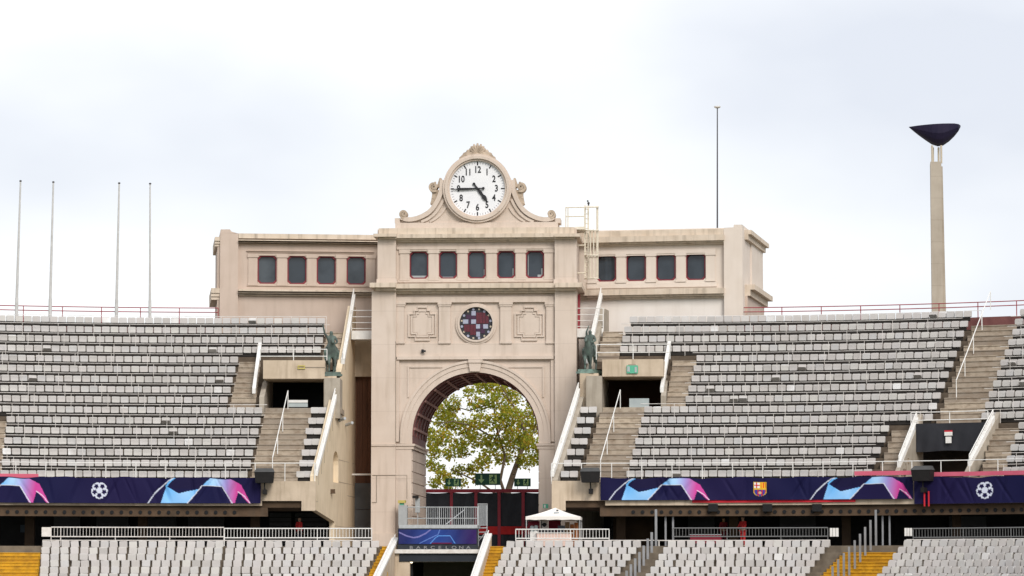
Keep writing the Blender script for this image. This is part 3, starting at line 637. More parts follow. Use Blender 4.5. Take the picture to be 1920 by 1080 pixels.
# conduits on the pier
def conduit(pts, w=-.43, fr=G, r=.018, par=None):
    m = MB(); m.path([fr.P(*(lambda q: (q[0], w, q[1]))(fr.uz(x, y, w))) for x, y in pts], r, 5); return m.build('conduit', M['cable'], par or gate)
conduit([(698, 891), (763, 891)]); conduit([(706, 891), (706, 942), (697.5, 942)]); conduit([(763, 891), (763, 935)], -.1)
conduit([(742, 640), (742, 830)], -.42)
m = MB(); m.pb(G, 790, 655, 794, 661, -.3, -.1); m.pb(G, 793, 656.5, 798, 660, -.42, -.3); tag(m.build('facade_camera', M['ink']), 'tiny black camera on the band beneath the relief cross nearest the flagpoles', 'camera')

# ================================================================ roof ladder with cage and guard rail
lad = thing('roof_ladder', 'cream caged roof ladder and guard rail beside the middle block', 'ladder', G.P(up(1100), 2.0, zp(545)), -G.a)
def gp(x, y, w): u, z = G.uz(x, y, w); return G.P(u, w, z)
WLD = 1.4
for x in (1097, 1103): m = MB(); m.pb(G, x - 1.7, 385, x + 1.7, 524, WLD, WLD + .06); m.build('stile', M['cream'], lad)
for y in range(392, 524, 9): bar('rung', gp(1097, y, WLD), gp(1103, y, WLD), .05, 'cream', lad)
for x, w in ((1107, WLD - .3), (1113, WLD - .35), (1119, WLD - .15), (1121, WLD + .2)): bar('cage_bar', gp(x, 386 if x > 1115 else 430, w), gp(x, 522, w), .075, 'cream', lad)
for y in (388, 432, 479, 522):
    q = [gp(1097, y, WLD), gp(1102, y, WLD - .35), gp(1112, y, WLD - .5), gp(1120, y, WLD - .3), gp(1122, y, WLD + .1)]
    m = MB(); m.path(q, .045, 5); m.build('cage_hoop', M['cream'], lad)
for y in (460, 512): bar('bracket', gp(1081, y, WLD), gp(1098, y, WLD), .09, 'cream', lad)
for w in (0.6, 2.4):
    for x in (1061, 1065, 1096): bar('guard_post', gp(x, 389, w), gp(x, 429, w), .065, 'cream', lad)
    for y in (389, 406): bar('guard_rail', gp(1060, y, w), gp(1122 if y == 389 else 1097, y - .5, w), .07, 'cream', lad)
m = MB(); m.pb(G, 1078, 425, 1096, 430, .4, 2.6); m.build('landing', M['cream'], lad)
bird = MB(); c = gp(1103.5, 381, WLD); bird.ball(c, .075, .14, .08); bird.ball(c + Vector((-.05, -.06, .12)), .055, .07, .055); bird.tube(c + Vector((0, .1, -.03)), c + Vector((.02, .26, -.22)), .05, .02); bird.tube(c + Vector((0, 0, -.03)), c + Vector((0, 0, -.16)), .012)
tag(bird.build('perched_bird', M['speaker_top'], smooth=True), 'small dark bird perched on top of the roof ladder', 'bird')

# ================================================================ masts
b_ = WR.uz(1345, 431, 3.0); t_ = WR.uz(1345, 203, 3.0)
mast = thing('roof_mast', 'thin dark mast with a small flat head on the wing roof', 'mast', WR.P(b_[0], 3.0, b_[1] - .1))
m = MB(); m.tube(WR.P(b_[0], 3.0, b_[1] - .1), WR.P(t_[0], 3.0, t_[1]), .05, .032, 8); m.build('pole', M['mast'], mast)
m = MB(); m.tube(WR.P(t_[0], 3.0, t_[1]), WR.P(t_[0], 3.0, t_[1] + .06), .1, .2, 10); m.tube(WR.P(t_[0], 3.0, t_[1] + .06), WR.P(t_[0], 3.0, t_[1] + .12), .2, .2, 10); m.build('mast_head', M['rail'], mast)
# ================================================================ cauldron tower
YT = 235.0
tw = thing('cauldron_tower', 'tall concrete tower carrying a dark blue flame bowl', 'tower', at(1757, 600, YT) * 1.0)
tw.location.z = 0; MATW[tw] = Matrix.Translation(Vector((tw.location.x, YT, 0)))
tw.location = (at(1757, 600, YT).x, YT, 0)
TF = Fr(0, YT, R(6))
def tq(x, y, w=0): return TF.uz(x, y, w)
z_top = tq(1756, 303)[1]; uA = tq(1744.5, 303)[0]; uB = tq(1765, 303)[0]; uC = tq(1767.5, 303)[0]
m = MB(); m.box(TF, uA, uB, 0, 1.6, 0, z_top); m.build('shaft', M['tower'], tw)
zb = 0.0; m = MB(); P = TF.P
ub = tq(1774, 575)[0]; kz = (z_top - tq(1756, 575)[1]); ub0 = uC + (ub - uC) * (z_top / kz)
m.hexa([P(uB + .004, .35, 0), P(ub0, .35, 0), P(ub0, 1.4, 0), P(uB + .004, 1.4, 0), P(uB + .004, .35, z_top - .3), P(uC, .35, z_top - .3), P(uC, 1.4, z_top - .3), P(uB + .004, 1.4, z_top - .3)]); m.build('tapered_fin', M['tower'], tw)
zt = tq(1756, 272)[1]
for x, w in ((1748, .2), (1765, .2), (1760, 1.3), (1749.5, 1.3)):
    u = tq(x, 300, w)[0]; m = MB(); m.tube(P(u, w, z_top - .1), P(u, w, zt), .075, n=8); m.build('prop', M['brass'], tw)
# the bowl: half a boat shape, deep at the middle, pointed at one end
m = MB(); rings = []
prof = [(1704, 238.5, 0.06), (1712, 245.5, .55), (1722, 253.5, 1.05), (1735, 263, 1.45), (1747, 271, 1.7), (1758, 274.5, 1.75), (1768, 273, 1.7), (1779, 265.5, 1.45), (1789, 256, 1.1), (1797, 246, .7), (1801, 238, .12)]
for x, yb, hw in prof:
    yt_ = 238.0 - (x - 1704) * 0.055 + (0 if x < 1795 else (x - 1795) * .45); ut, zt2 = tq(x, yt_, .8); zb2 = tq(x, yb, .8)[1]
    n = 9; rg = []
    for i in range(n + 1):
        t = math.pi * i / n; rg.append(P(ut, .8 - hw * .5 * math.cos(t), zt2 - (zt2 - zb2) * math.sin(t) ** .75))
    rings.append(rg)
m.loft(rings); m.build('bowl', M['bowl'], tw, smooth=False)

# ================================================================ the stands: plan lines, rows, steps
TREAD, RISE = 0.80, 0.621
class Stand:
    """rows run along s (0 at the gate end) and step back along off"""
    def __init__(s, side, bx, by, th0, L, Rad, z0, kwall):
        s.side = side; s.B = Vector((bx, by)); s.th = th0; s.L = L; s.R = Rad; s.z0 = z0; s.kwall = kwall
        s.t = Vector((side * math.cos(th0), -math.sin(th0))); s.n = Vector((side * math.sin(th0), math.cos(th0))); s.C = s.B + s.t * L - s.n * Rad
    def pt(s, q, off, z):
        if q <= s.L: p = s.B + s.t * q + s.n * off
        else:
            th = s.th + (q - s.L) / max(s.R + off, 1.0); p = s.C + Vector((s.side * math.sin(th), math.cos(th))) * (s.R + off)
        return Vector((p.x, p.y, z))
    def ang(s, q, off): return s.th if q <= s.L else s.th + (q - s.L) / max(s.R + off, 1.0)
    def s_at(s, px, off, z):
        lo, hi = -12.0, 46.0
        for _ in range(40):
            mid = (lo + hi) / 2; x = proj(s.pt(mid, off, z))[0]
            if (x > px) == (s.side < 0): lo = mid
            else: hi = mid
        return (lo + hi) / 2
    def radial(s, q0, o0):
        return lambda o: s.L + (q0 - s.L) * (s.R + o) / (s.R + o0)
    def z(s, off): return s.z0 + RISE * off / TREAD
    def wall(s, off): return s.kwall * off + (-.19 if s.side < 0 else .24) * math.sin(math.pi * max(0, min(off, 14)) / 14)
    def xf(s, q, off, z):
        """matrix of something that stands on the row and looks to the pitch"""
        a = s.ang(q, off); p = s.pt(q, off, z)
        return Matrix.Translation(p) @ Matrix.Rotation(-s.side * a, 4, 'Z')
    def samples(s, a, b, off, d=1.0):
        n = max(1, int(abs(b - a) / d)) if b > s.L else 1
        if a < s.L < b:
            n2 = max(1, int((b - s.L) / d)); return [a] + [s.L + (b - s.L) * i / n2 for i in range(n2 + 1)]
        return [a + (b - a) * i / n for i in range(n + 1)]
    def sweep(s, mb, a, b, o0, o1, z0, z1):
        """a beam that follows the row from s=a to s=b"""
        om = (o0 + o1) / 2
        rings = [[s.pt(q, o0, z0), s.pt(q, o1, z0), s.pt(q, o1, z1), s.pt(q, o0, z1)] for q in s.samples(a, b, om)]
        return mb.loft(rings)
SL = Stand(-1, at(592, 880, 180.0).x, 180.0, R(0), 5.0, 38.0, ZC + 5.08, -0.1)
SR = Stand(1, at(1035, 880, 179.5).x, 179.5, R(5), 8.5, 30.0, ZC + 5.08, 0.135)
NAME = {SL: 'stand under the flagpoles', SR: 'stand under the cauldron tower'}
grand = {}
grand[SL] = thing('grandstand', 'upper stand of grey seats below the row of flagpoles', 'stand', SL.pt(6, 6, ZF))
grand[SR] = thing('grandstand', 'upper stand of grey seats below the tall cauldron tower', 'stand', SR.pt(6, 6, ZF))
def rows_y(r): return r * TREAD, SL.z0 + RISE * r
SEAT_OFF = 0.45
# ends of each run of seats in photo pixels, row by row from the front
def T(v): return v
L_IN = [465, 471, 475, 480, 485, 489, 493, 428, 433, 437, 442, 447, 602, 606, 610, 610]
L_OUT = [0, 3, 4, 7, 10, 12] + [-250] * 10
L_SMALL = [(584, 557), (592, 561), (596, 566), (600, 570), (603, 573), (608, 578), (612, 583)]
R_IN = [1174, 1180, 1185, 1190, 1197, 1202, 1207, 1285, 1290, 1296, 1300, 1305, 1162, 1166, 1170, 1180]
R_OUT = [1635, 1642, 1652, 1660, 1667, 1749, 1757, 1764, 1772, 1779, 1787, 1794, 1802, 1808, 1815, 1822]
R_SMALL = [(1051, 1084), (1057, 1089), (1062, 1096), (1070, 1102), (1076, 1108), (1081, 1114), (1087, 1120)]
R_FAR = [1880, 1887, 1895, 1902, 1910, 1840, 1847, 1854, 1862, 1869, 1876, 1883, 1890, 1897, 1903, 1912]
def px_s(st, px, r, dz=0.45): return st.s_at(px, r * TREAD + SEAT_OFF, st.z0 + RISE * r + dz)
def far_end(st): return 27.0 if st is SL else 38.0
# ---- terrace steps; the portals leave gaps in them
PORT = {SL: (608, 497), SR: (1130, 1240)}
VOM = (1713, 1845)                               # the dark doorway low in the far part of the cauldron side stand
vs0 = SR.s_at(VOM[0], 2.6, SR.z0 + 1.5); vs1 = SR.s_at(VOM[1], 2.6, SR.z0 + 1.5)
VA, VB = SR.radial(vs0, 2.6), SR.radial(vs1, 2.6)
port_s = {st: (st.s_at(PORT[st][0], 6.0, st.z(6) + .3), st.s_at(PORT[st][1], 6.0, st.z(6) + .3)) for st in (SL, SR)}
for st in (SL, SR):
    g = grand[st]; E = far_end(st)
    for r in range(0, 15):
        off, z = r * TREAD, st.z0 + RISE * r
        a = st.wall(off); runs = [(a, E)]
        if 7 <= r <= 11: runs = [(port_s[st][1] + .25, E)]
        if st is SR and r <= 4: runs = [(a, VA(off) - .25), (VB(off + .8) + .2, E)]
        for q0, q1 in runs:
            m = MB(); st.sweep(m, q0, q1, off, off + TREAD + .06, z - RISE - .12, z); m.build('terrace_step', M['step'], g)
    # gallery behind the top row, dark red wall at its back
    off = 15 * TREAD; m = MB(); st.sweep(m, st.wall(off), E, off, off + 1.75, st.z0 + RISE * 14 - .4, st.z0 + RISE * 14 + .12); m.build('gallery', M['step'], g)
    # soffit, front edge, back wall of the concourse
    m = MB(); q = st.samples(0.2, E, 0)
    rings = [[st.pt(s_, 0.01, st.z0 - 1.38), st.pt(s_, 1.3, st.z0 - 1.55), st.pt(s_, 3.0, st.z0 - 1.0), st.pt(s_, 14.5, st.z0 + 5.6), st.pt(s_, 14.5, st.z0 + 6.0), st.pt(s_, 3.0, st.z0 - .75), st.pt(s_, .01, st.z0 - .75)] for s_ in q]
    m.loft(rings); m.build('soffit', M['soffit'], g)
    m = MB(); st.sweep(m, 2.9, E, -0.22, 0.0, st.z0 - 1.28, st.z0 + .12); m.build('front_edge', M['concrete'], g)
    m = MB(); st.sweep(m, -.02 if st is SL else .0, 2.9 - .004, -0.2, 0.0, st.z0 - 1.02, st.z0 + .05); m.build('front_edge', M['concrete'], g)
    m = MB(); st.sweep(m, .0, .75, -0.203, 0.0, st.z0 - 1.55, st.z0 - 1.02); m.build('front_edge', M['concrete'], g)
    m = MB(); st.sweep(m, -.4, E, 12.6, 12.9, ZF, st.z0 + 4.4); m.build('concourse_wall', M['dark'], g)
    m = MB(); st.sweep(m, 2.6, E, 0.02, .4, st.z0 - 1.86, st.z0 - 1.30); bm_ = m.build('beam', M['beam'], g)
    s_ = 4.4
    while s_ < E - 1:
        Mx = st.xf(s_, 0.0, st.z0 - 1.64)
        if not hasattr(st, 'hole'):
            hm = MB(); hm.tube((0, -.03, 0), (0, .02, 0), .105, n=10); st.hole = mesh_of(hm, 'beam_hole', M['black'])
        inst('beam_hole', st.hole, Mx, bm_); s_ += 0.51
    # columns in the concourse
    for q0 in (3.3, 9.5, 15.7, 21.9, 28.1):
        if q0 < E:
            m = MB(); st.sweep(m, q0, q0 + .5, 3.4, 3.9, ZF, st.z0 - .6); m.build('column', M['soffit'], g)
    m = MB(); st.sweep(m, -8 if st is SR else -.5, E, -6.2, 0.5, ZF - .35, ZF + .01); st.floor = m.build('concourse_floor', M['concourse'], g)
    m = MB(); st.sweep(m, -.5, E, 0.5, 13, ZF - .35, ZF + .005); m.build('concourse_floor', M['concourse'], g)
# dark red wall behind the gallery, only outside the gate building
for st, px in ((SL, 411), (SR, 1395)):
    off = 15 * TREAD + 1.6; zt = zat(608, 196.5 if st is SL else 190.5); zb = st.z0 + RISE * 14
    a = st.s_at(px, off, zb + .5); m = MB(); st.sweep(m, a, far_end(st), off, off + .15, zb, zb + .95); m.build('gallery_wall', M['maroon'], grand[st])

# ---- portals through the terrace beside the gate
for st in (SL, SR):
    g = grand[st]; p0, p1 = port_s[st]; zf = st.z0 + RISE * 7; z12 = st.z0 + RISE * 12
    zl = zat(710 if st is SL else 706, st.pt(p0, 6, 0).y)
    m = MB(); st.sweep(m, p0 - .02, p1 + .12, 6.0, 12 * TREAD + .05, zl, z12 - .42); lint = m.build('portal_lintel', M['concrete'], g)
    m = MB(); st.sweep(m, st.wall(9), p1 + .25, 6.3, 13.2, zf - .3, zf + .004); m.build('portal_floor', M['stair'], g)
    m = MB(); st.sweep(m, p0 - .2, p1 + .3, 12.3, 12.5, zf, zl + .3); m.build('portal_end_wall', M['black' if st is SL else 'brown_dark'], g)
    # cheek on the far side, following the slope of the steps
    m = MB(); rings = []
    for o in (5.4, 12.2):
        q0, q1 = p1, p1 + .28; zt = min(st.z(o) + .75, z12 + .2) if o < 6 else z12 + .1
        rings.append([st.pt(q0, o, zf - .5), st.pt(q1, o, zf - .5), st.pt(q1, o, zt), st.pt(q0, o, zt)])
    m.loft(rings); m.build('portal_cheek', M['grey_concrete'], g)
    m = MB(); st.sweep(m, p0 - .9, p0 - .02, 5.6, 12.4, zf - .6, zl + .02); m.build('portal_cheek', M['grey_concrete'], g)
# ---- dark doorway low on the cauldron side
g = grand[SR]; z5 = SR.z0 + RISE * 5
for fn, dq in ((VA, -.25), (VB, 0.0)):
    m = MB(); rings = []
    for o in (-.1, 1.4, 2.8, 4.3): rings.append([SR.pt(fn(o) + dq, o, SR.z0 - .6), SR.pt(fn(o) + dq + .25, o, SR.z0 - .6), SR.pt(fn(o) + dq + .25, o, SR.z(o) + .38), SR.pt(fn(o) + dq, o, SR.z(o) + .38)])
    m.loft(rings); m.build('doorway_cheek', M['grey_concrete'], g)
m = MB(); SR.sweep(m, VA(3.6), VB(3.6), 3.1, 4.5, SR.z0 + 1.75, z5 - .05); m.build('doorway_lintel', M['concrete'], g)
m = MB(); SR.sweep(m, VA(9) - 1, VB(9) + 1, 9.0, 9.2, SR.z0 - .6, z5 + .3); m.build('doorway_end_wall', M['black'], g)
m = MB(); SR.sweep(m, VA(0) - .2, VB(0) + .2, -.1, 9.2, SR.z0 - .35, SR.z0 - .02); m.build('doorway_floor', M['stair'], g)

# ---- stairs: half steps laid on the terrace
def stairs(st, r0, r1, pxa, pxb, half=True):
    """pxa(r), pxb(r): edges of the flight in photo pixels at row r"""
    for r in range(r0, r1):
        off, z = r * TREAD, st.z0 + RISE * r
        a, b = sorted((st.s_at(pxa(r + .5), off + .4, z + .4), st.s_at(pxb(r + .5), off + .4, z + .4)))
        m = MB(); st.sweep(m, a, b, off + TREAD * .5, off + TREAD + .03, z - .02, z + RISE * .5 - .05); st.sweep(m, a, b, off + TREAD * .5 - .045, off + TREAD + .03, z + RISE * .5 - .05, z + RISE * .5); m.build('stair_step', M['stair'], grand[st])
        m = MB(); st.sweep(m, a, b, off - .02, off + TREAD * .5, z - RISE * .5, z - .04); st.sweep(m, a, b, off - .065, off + TREAD * .5, z - .04, z + .012); m.build('stair_step', M['stair'], grand[st])
stairs(SL, 0, 7, lambda r: 556 + 4.2 * r, lambda r: 467 + 4.3 * r)
stairs(SL, 7, 12, lambda r: 478 + 2.2 * (r - 7), lambda r: 429 + 4.2 * (r - 7))
stairs(SL, 12, 15, lambda r: 640 + 4 * (r - 12), lambda r: 604 + 3 * (r - 12))
stairs(SR, 0, 7, lambda r: 1085 + 6.0 * r, lambda r: 1172 + 5.4 * r)
stairs(SR, 7, 12, lambda r: 1247 + 3 * (r - 7), lambda r: 1283 + 5 * (r - 7))
stairs(SR, 12, 15, lambda r: 1118 + 5 * (r - 12), lambda r: 1160 + 3 * (r - 12))
stairs(SR, 5, 15, lambda r: 1752 + 7.3 * (r - 5), lambda r: 1836 + 7.4 * (r - 5))
stairs(SR, 0, 5, lambda r: 1640 + 7.0 * r, lambda r: 1692 + 5 * r)
stairs(SR, 0, 5, lambda r: 1835 + 5.0 * r, lambda r: 1878 + 7.2 * r)
stairs(SL, 0, 6, lambda r: 0 + 2.2 * r, lambda r: -60)

# ---- gate end walls
def end_wall(st):
    g = grand[st]; side = st.side
    def P(o, z, d=0.0): return st.pt(st.wall(o) - d, o, z)
    wt = .45 if st is SL else .22
    top = [(0.0, st.z0 + wt - .1), (3.0, st.z(3.0) + wt - .04), (6.6, st.z(6.6) + wt), (10, st.z(10) + wt), (13.2, st.z(13.2) + wt), (14.6, st.z(13.2) + wt)]
    bot = [(14.6, ZF), (5.6, ZF), (5.6, zat(978, 185.0)), (0.0, st.z0 - 1.5)]
    poly = top + bot
    # pointed niche cut in the wall
    no, nz0, nz1, hw = 5.9, zat(905, 186), zat(846, 186), .95
    niche = [(no - hw, nz0), (no + hw, nz0)] + [(no + hw * math.cos(math.pi * i / 10), nz0 + 1.0 + (nz1 - nz0 - 1.0) * math.sin(math.pi * i / 10)) for i in range(11)]
    niche = niche[:2] + niche[2:]
    bm = bmesh.new()
    def loop(pts, d=0.0):
        vs = [bm.verts.new(P(o, z, d)) for o, z in pts]; return [bm.edges.new((vs[i], vs[(i + 1) % len(vs)])) for i in range(len(vs))]
    e1 = loop(poly); e2 = loop(niche) if st is SL else []
    bmesh.ops.triangle_fill(bm, use_beauty=True, edges=e1 + e2)
    m = MB(); bm.verts.ensure_lookup_table(); bm.verts.index_update(); m.add([v.co.copy() for v in bm.verts], [tuple(v.index for v in f.verts) for f in bm.faces]); bm.free()
    n = len(poly); m.add([P(o, z) for o, z in poly] + [P(o, z, -.3) for o, z in poly], [(i, (i + 1) % n, n + (i + 1) % n, n + i) for i in range(n)] + [tuple(range(n, 2 * n))])
    if st is SL:
        k = len(niche); m.add([P(o, z) for o, z in niche] + [P(o, z, -.28) for o, z in niche], [(i, (i + 1) % k, k + (i + 1) % k, k + i) for i in range(k)] + [tuple(range(k, 2 * k))])
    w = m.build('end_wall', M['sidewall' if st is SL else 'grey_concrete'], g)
    if st is SL:                                    # joints between the lifts of concrete
        for zj in [ZF + 1.25 * i for i in range(1, 8)]:
            if zj > st.z(13): break
            o0 = max(0.2, (zj - .4 - st.z0) / RISE * TREAD) if zj > st.z0 - 1.4 else 5.7
            q = MB(); q.path([P(o0, zj, .006), P(14.4, zj, .006)], .012, 4)
            if not (nz0 - .2 < zj < nz1 + .2): q.build('joint_line', M['cable'], w)
            else:
                q = MB(); q.path([P(no + hw + .1, zj, .006), P(14.4, zj, .006)], .012, 4); q.build('joint_line', M['cable'], w)
    return w
for st in (SL, SR): end_wall(st)

# ---- statue piers
pier_top = {}
for st, x0, x1, yt in ((SL, 607, 631, 705), (SR, 1087, 1122, 700)):
    o = 6.1; Y = st.pt(st.wall(o), o, 0).y; zt = zat(yt, Y); a, b = sorted((st.s_at(x0, o, zt), st.s_at(x1, o, zt)))
    m = MB(); st.sweep(m, a, b, o, o + 1.9, st.z(o) - 1.2, zt); m.build('statue_pier', M['concrete'], grand[st])
    pier_top[st] = (st.pt((a + b) / 2, o + 1.0, zt), (a + b) / 2)

# ================================================================ seats
def seat_mesh(mb, T4, hw=.229, z0=.26, z1=.62, low=False, tilt=0.0):
    """tip-up seat: shaped back panel, folded pan in front of it, bracket below"""
    def P(x, y, z): return T4 @ Vector((x, y, z))
    def panel(hw, y0, y1, za, zb, lean, ch=.035):
        pts = [(-hw + ch, za), (hw - ch, za), (hw, za + ch), (hw, zb - ch), (hw - ch, zb), (-hw + ch, zb), (-hw, zb - ch), (-hw, za + ch)]
        f = [P(x, y0 + lean * (z - za), z) for x, z in pts]; b = [P(x, y1 + lean * (z - za), z) for x, z in pts]; n = 8
        mb.add(f + b, [tuple(range(n)), tuple(range(2 * n - 1, n - 1, -1))] + [(i, n + i, n + (i + 1) % n, (i + 1) % n) for i in range(n)])
    panel(hw, 0, .05, z0, z1, .12)
    return mb
def seat_under(mb, T4):
    def P(x, y, z): return T4 @ Vector((x, y, z))
    for x in (-.14, .14):
        q = [P(x - .02, -.02, 0), P(x + .02, -.02, 0), P(x + .02, .12, 0), P(x - .02, .12, 0), P(x - .02, .0, .26), P(x + .02, .0, .26), P(x + .02, .1, .26), P(x - .02, .1, .26)]
        mb.hexa(q)
def seat_full(mat, dz, hw=.229):
    mb = MB(); I = Matrix.Identity(4)
    seat_mesh(mb, I, hw=hw, z1=.62 + dz)
    # the folded pan, a slightly smaller shell standing off the back
    seat_mesh(mb, Matrix.Translation((0, -.07, .02)), hw=hw - .008, z1=.555 + dz)
    return mesh_of(mb, 'seat_shell', mat)
ME_UP = seat_full(M['seat'], 0.0); ME_LOW = seat_full(M['seat'], 0.0, .211)
PITCH_S = 0.5
def seat_run(st, r, pa, pb, off0=0.0, z=None, gate_first=True):
    """list of (s, off, z) of the seats between two photo columns"""
    off = r * TREAD + SEAT_OFF + off0; zz = st.z0 + RISE * r if z is None else z
    a, b = st.s_at(pa, off, zz + .45), st.s_at(pb, off, zz + .45)
    a, b = min(a, b), max(a, b); n = max(1, round((b - a) / PITCH_S)); p = (b - a) / n
    return [(a + p * (i + .5), off, zz) for i in range(n)]
ALL_UP = []
for st in (SL, SR):
    for r in range(16):
        if st is SL: blocks = [('main', L_IN[r], L_OUT[r])] + ([('gate', *L_SMALL[r])] if r < 7 else []) + ([('far', -75, -250)] if r < 6 else [])
        else: blocks = [('main', R_IN[r], R_OUT[r])] + ([('gate', *R_SMALL[r])] if r < 7 else []) + [('far', R_FAR[r], 2120)]
        for nm, a, b in blocks:
            run = seat_run(st, r, a, b)
            for i, (q, o, z) in enumerate(run): ALL_UP.append((st, r, nm, i + 1, q, o, z + random.uniform(-.008, .008)))
def in_view(p): x, y = proj(p); return 4 < x < 1916 and y < 1076
def size_key(t): return (t[0].pt(t[4], t[5], t[6]) - CAM).length
cand = sorted([t for t in ALL_UP if in_view(t[0].pt(t[4], t[5], t[6] + .4)) and t[1] > 0], key=size_key)[:290]
chosen = set(id(t) for t in cand)
BLK = {'main': 'long block', 'gate': 'two-seat block by the gate', 'far': 'block beyond the wide stairway'}
mass = MB(); under = MB()
for t in ALL_UP:
    st, r, nm, i, q, o, z = t
    Mx = st.xf(q, o, z) @ Matrix.Rotation(R(random.gauss(0, 1.2)), 4, 'Z') @ Matrix.Rotation(R(random.gauss(0, 2.6)), 4, 'X') @ Matrix.Rotation(R(random.gauss(0, .7)), 4, 'Y')
    if id(t) in chosen:
        ob = inst('folding_seat', ME_UP, Mx)
        tag(ob, f'{ordinal(i)} grey seat from the gate, {ordinal(r + 1)} row up, {"long" if nm == "main" else "two-seat" if nm == "gate" else "far"} block, {"flagpole" if st is SL else "cauldron"} stand', 'seat', 'grey folding seats of the upper stands')
    else:
        dn = random.random() < .025
        seat_mesh(mass, Mx); seat_mesh(mass, Mx @ Matrix.Translation((0, -.07, .02 if not dn else .0)) @ (Matrix.Translation((0, 0, .285)) @ Matrix.Rotation(R(62), 4, 'X') @ Matrix.Translation((0, 0, -.285)) if dn else Matrix.Identity(4)), hw=.221, z1=.555)
o = mass.build('folding_seat_rows', M['seat_mass'], kind='stuff'); o['label'] = 'remaining rows of grey folding seats on both upper stands'; o['category'] = 'seats'
# dark beams added under each run, standing in for shade between the rows
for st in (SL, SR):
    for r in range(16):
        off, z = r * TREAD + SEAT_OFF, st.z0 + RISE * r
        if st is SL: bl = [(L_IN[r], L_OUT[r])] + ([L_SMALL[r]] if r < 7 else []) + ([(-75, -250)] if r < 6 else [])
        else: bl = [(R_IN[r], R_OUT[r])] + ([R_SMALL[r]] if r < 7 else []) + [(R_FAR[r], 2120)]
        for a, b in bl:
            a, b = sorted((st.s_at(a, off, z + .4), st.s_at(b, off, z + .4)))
            m = MB(); st.sweep(m, a + .08, b - .08, off + .03, off + .38, z + .06, z + .28); m.build('seat_shade_beam', M['shade_and_bracket'], grand[st])
            if r == 15:
                q = a + .5
                while q < b:
                    m = MB(); st.sweep(m, q, q + .07, off + .05, off + .15, z - RISE + .1, z + .11); m.build('seat_bracket', M['shade_and_bracket'], grand[st]); q += 2.0

# ---- thin rails in front of the rows
for st in (SL, SR):
    for r in range(0, 16):
        off, z = r * TREAD + .06, st.z0 + RISE * r
        if r == 15: continue
        spans = [(L_IN[r] + 8, L_OUT[r])] if st is SL else [(R_IN[r] - 6, R_OUT[r] - 10), (R_FAR[r] - 8, 2120)]
        for bi, (pa, pb) in enumerate(spans):
            a, b = sorted((st.s_at(pa, off, z + .7), st.s_at(pb, off, z + .7)))
            o = thing('row_rail', f'thin pale rail before the {ordinal(r + 1)} row{" beyond the wide stairway" if bi else ""}, {"flagpole" if st is SL else "cauldron"} side upper stand', 'rail', st.pt((a + b) / 2, off, z), 0, 'thin rails between the rows')
            m = MB(); m.path([st.pt(q, off, z + .74) for q in st.samples(a, b, off, 1.5)], .017, 5); m.build('rail', M['rail'], o)
            q = a + .3 + (r * .53) % 1.6
            while q < b:
                bar('post', st.pt(q, off, z), st.pt(q, off, z + .74), .026, 'rail', o); q += 2.05

# ================================================================ flagpoles on the gallery
def flagpole(x0, y0, x1, y1, Y, r, label):
    Y = SL.pt(SL.s_at(x0, 13.3, SL.z0 + 9.5), 13.3, 0).y
    a, b = at(x0, y0, Y), at(x1, y1, Y); a2 = at(x0, 620, Y)
    o = thing('flagpole', label, 'flagpole', a2, 0, 'flagpoles behind the top row')
    m = MB(); m.tube(a2, a.lerp(b, .12), r * 1.25, r * 1.15, 8); m.tube(a.lerp(b, .12), b, r, r * .55, 8); m.build('pole', M['pole'], o)
    m = MB(); m.ball(b + Vector((0, 0, .05)), .075, .075, .06); m.build('finial', M['mast'], o)
    m = MB(); m.box(Fr(a2.x, a2.y, 0), -.13, .13, -.13, .13, a2.z - .3, at(x0, 607, Y).z); m.build('foot', M['white'], o)
flagpole(30.5, 588, 38.5, 341, 193.0, .085, 'grey flagpole at the far end of the row, farthest from the gate')
flagpole(93.5, 590, 100, 343, 195.0, .085, 'grey flagpole second from the far end of the row')
flagpole(218, 592, 223.5, 345, 196.5, .085, 'grey flagpole third from the far end, after the wide gap')
flagpole(281, 593, 281.5, 346, 197.0, .075, 'grey upright flagpole in the row, nearest the gate building')

# ================================================================ rails, parapets
def side(st): return 'flagpole' if st is SL else 'cauldron'
def rail_thing(name, label, cat, st, px_a, px_b, off, zr, bars, post_every, kind, d=.045, zpost=None, group=None, post_d=None, E0=0.0):
    """straight or curved rail along a row: bars = heights above zr"""
    zt = zr + max(bars); a, b = sorted((st.s_at(px_a, off, zt), st.s_at(px_b, off, zt)))
    o = thing(name, label, cat, st.pt((a + b) / 2, off, zr), 0, group)
    for h in bars:
        m = MB(); m.path([st.pt(q, off, zr + h) for q in st.samples(a, b, off, 1.2)], d / 2, 6); m.build('bar', M[kind], o)
    n = max(1, round((b - a) / post_every))
    for i in range(n + 1):
        q = a + (b - a) * i / n; bar('post', st.pt(q, off, zr + (zpost or 0)), st.pt(q, off, zt), post_d or d, kind, o)
    return o
# front rails of the upper stands
zfr = {st: zat(868.5, st.pt(5, -.1, 0).y) for st in (SL, SR)}
rail_thing('front_rail', 'white front rail above the banner on the flagpole stand', 'rail', SL, 590, -250, -.1, SL.z0 - .1, [zfr[SL] - SL.z0 + .1], 1.66, 'white', .05)
rail_thing('front_rail', 'white front rail above the banners on the cauldron stand', 'rail', SR, 1034, 2120, -.1, SR.z0 - .1, [zfr[SR] - SR.z0 + .1], 1.66, 'white', .05)
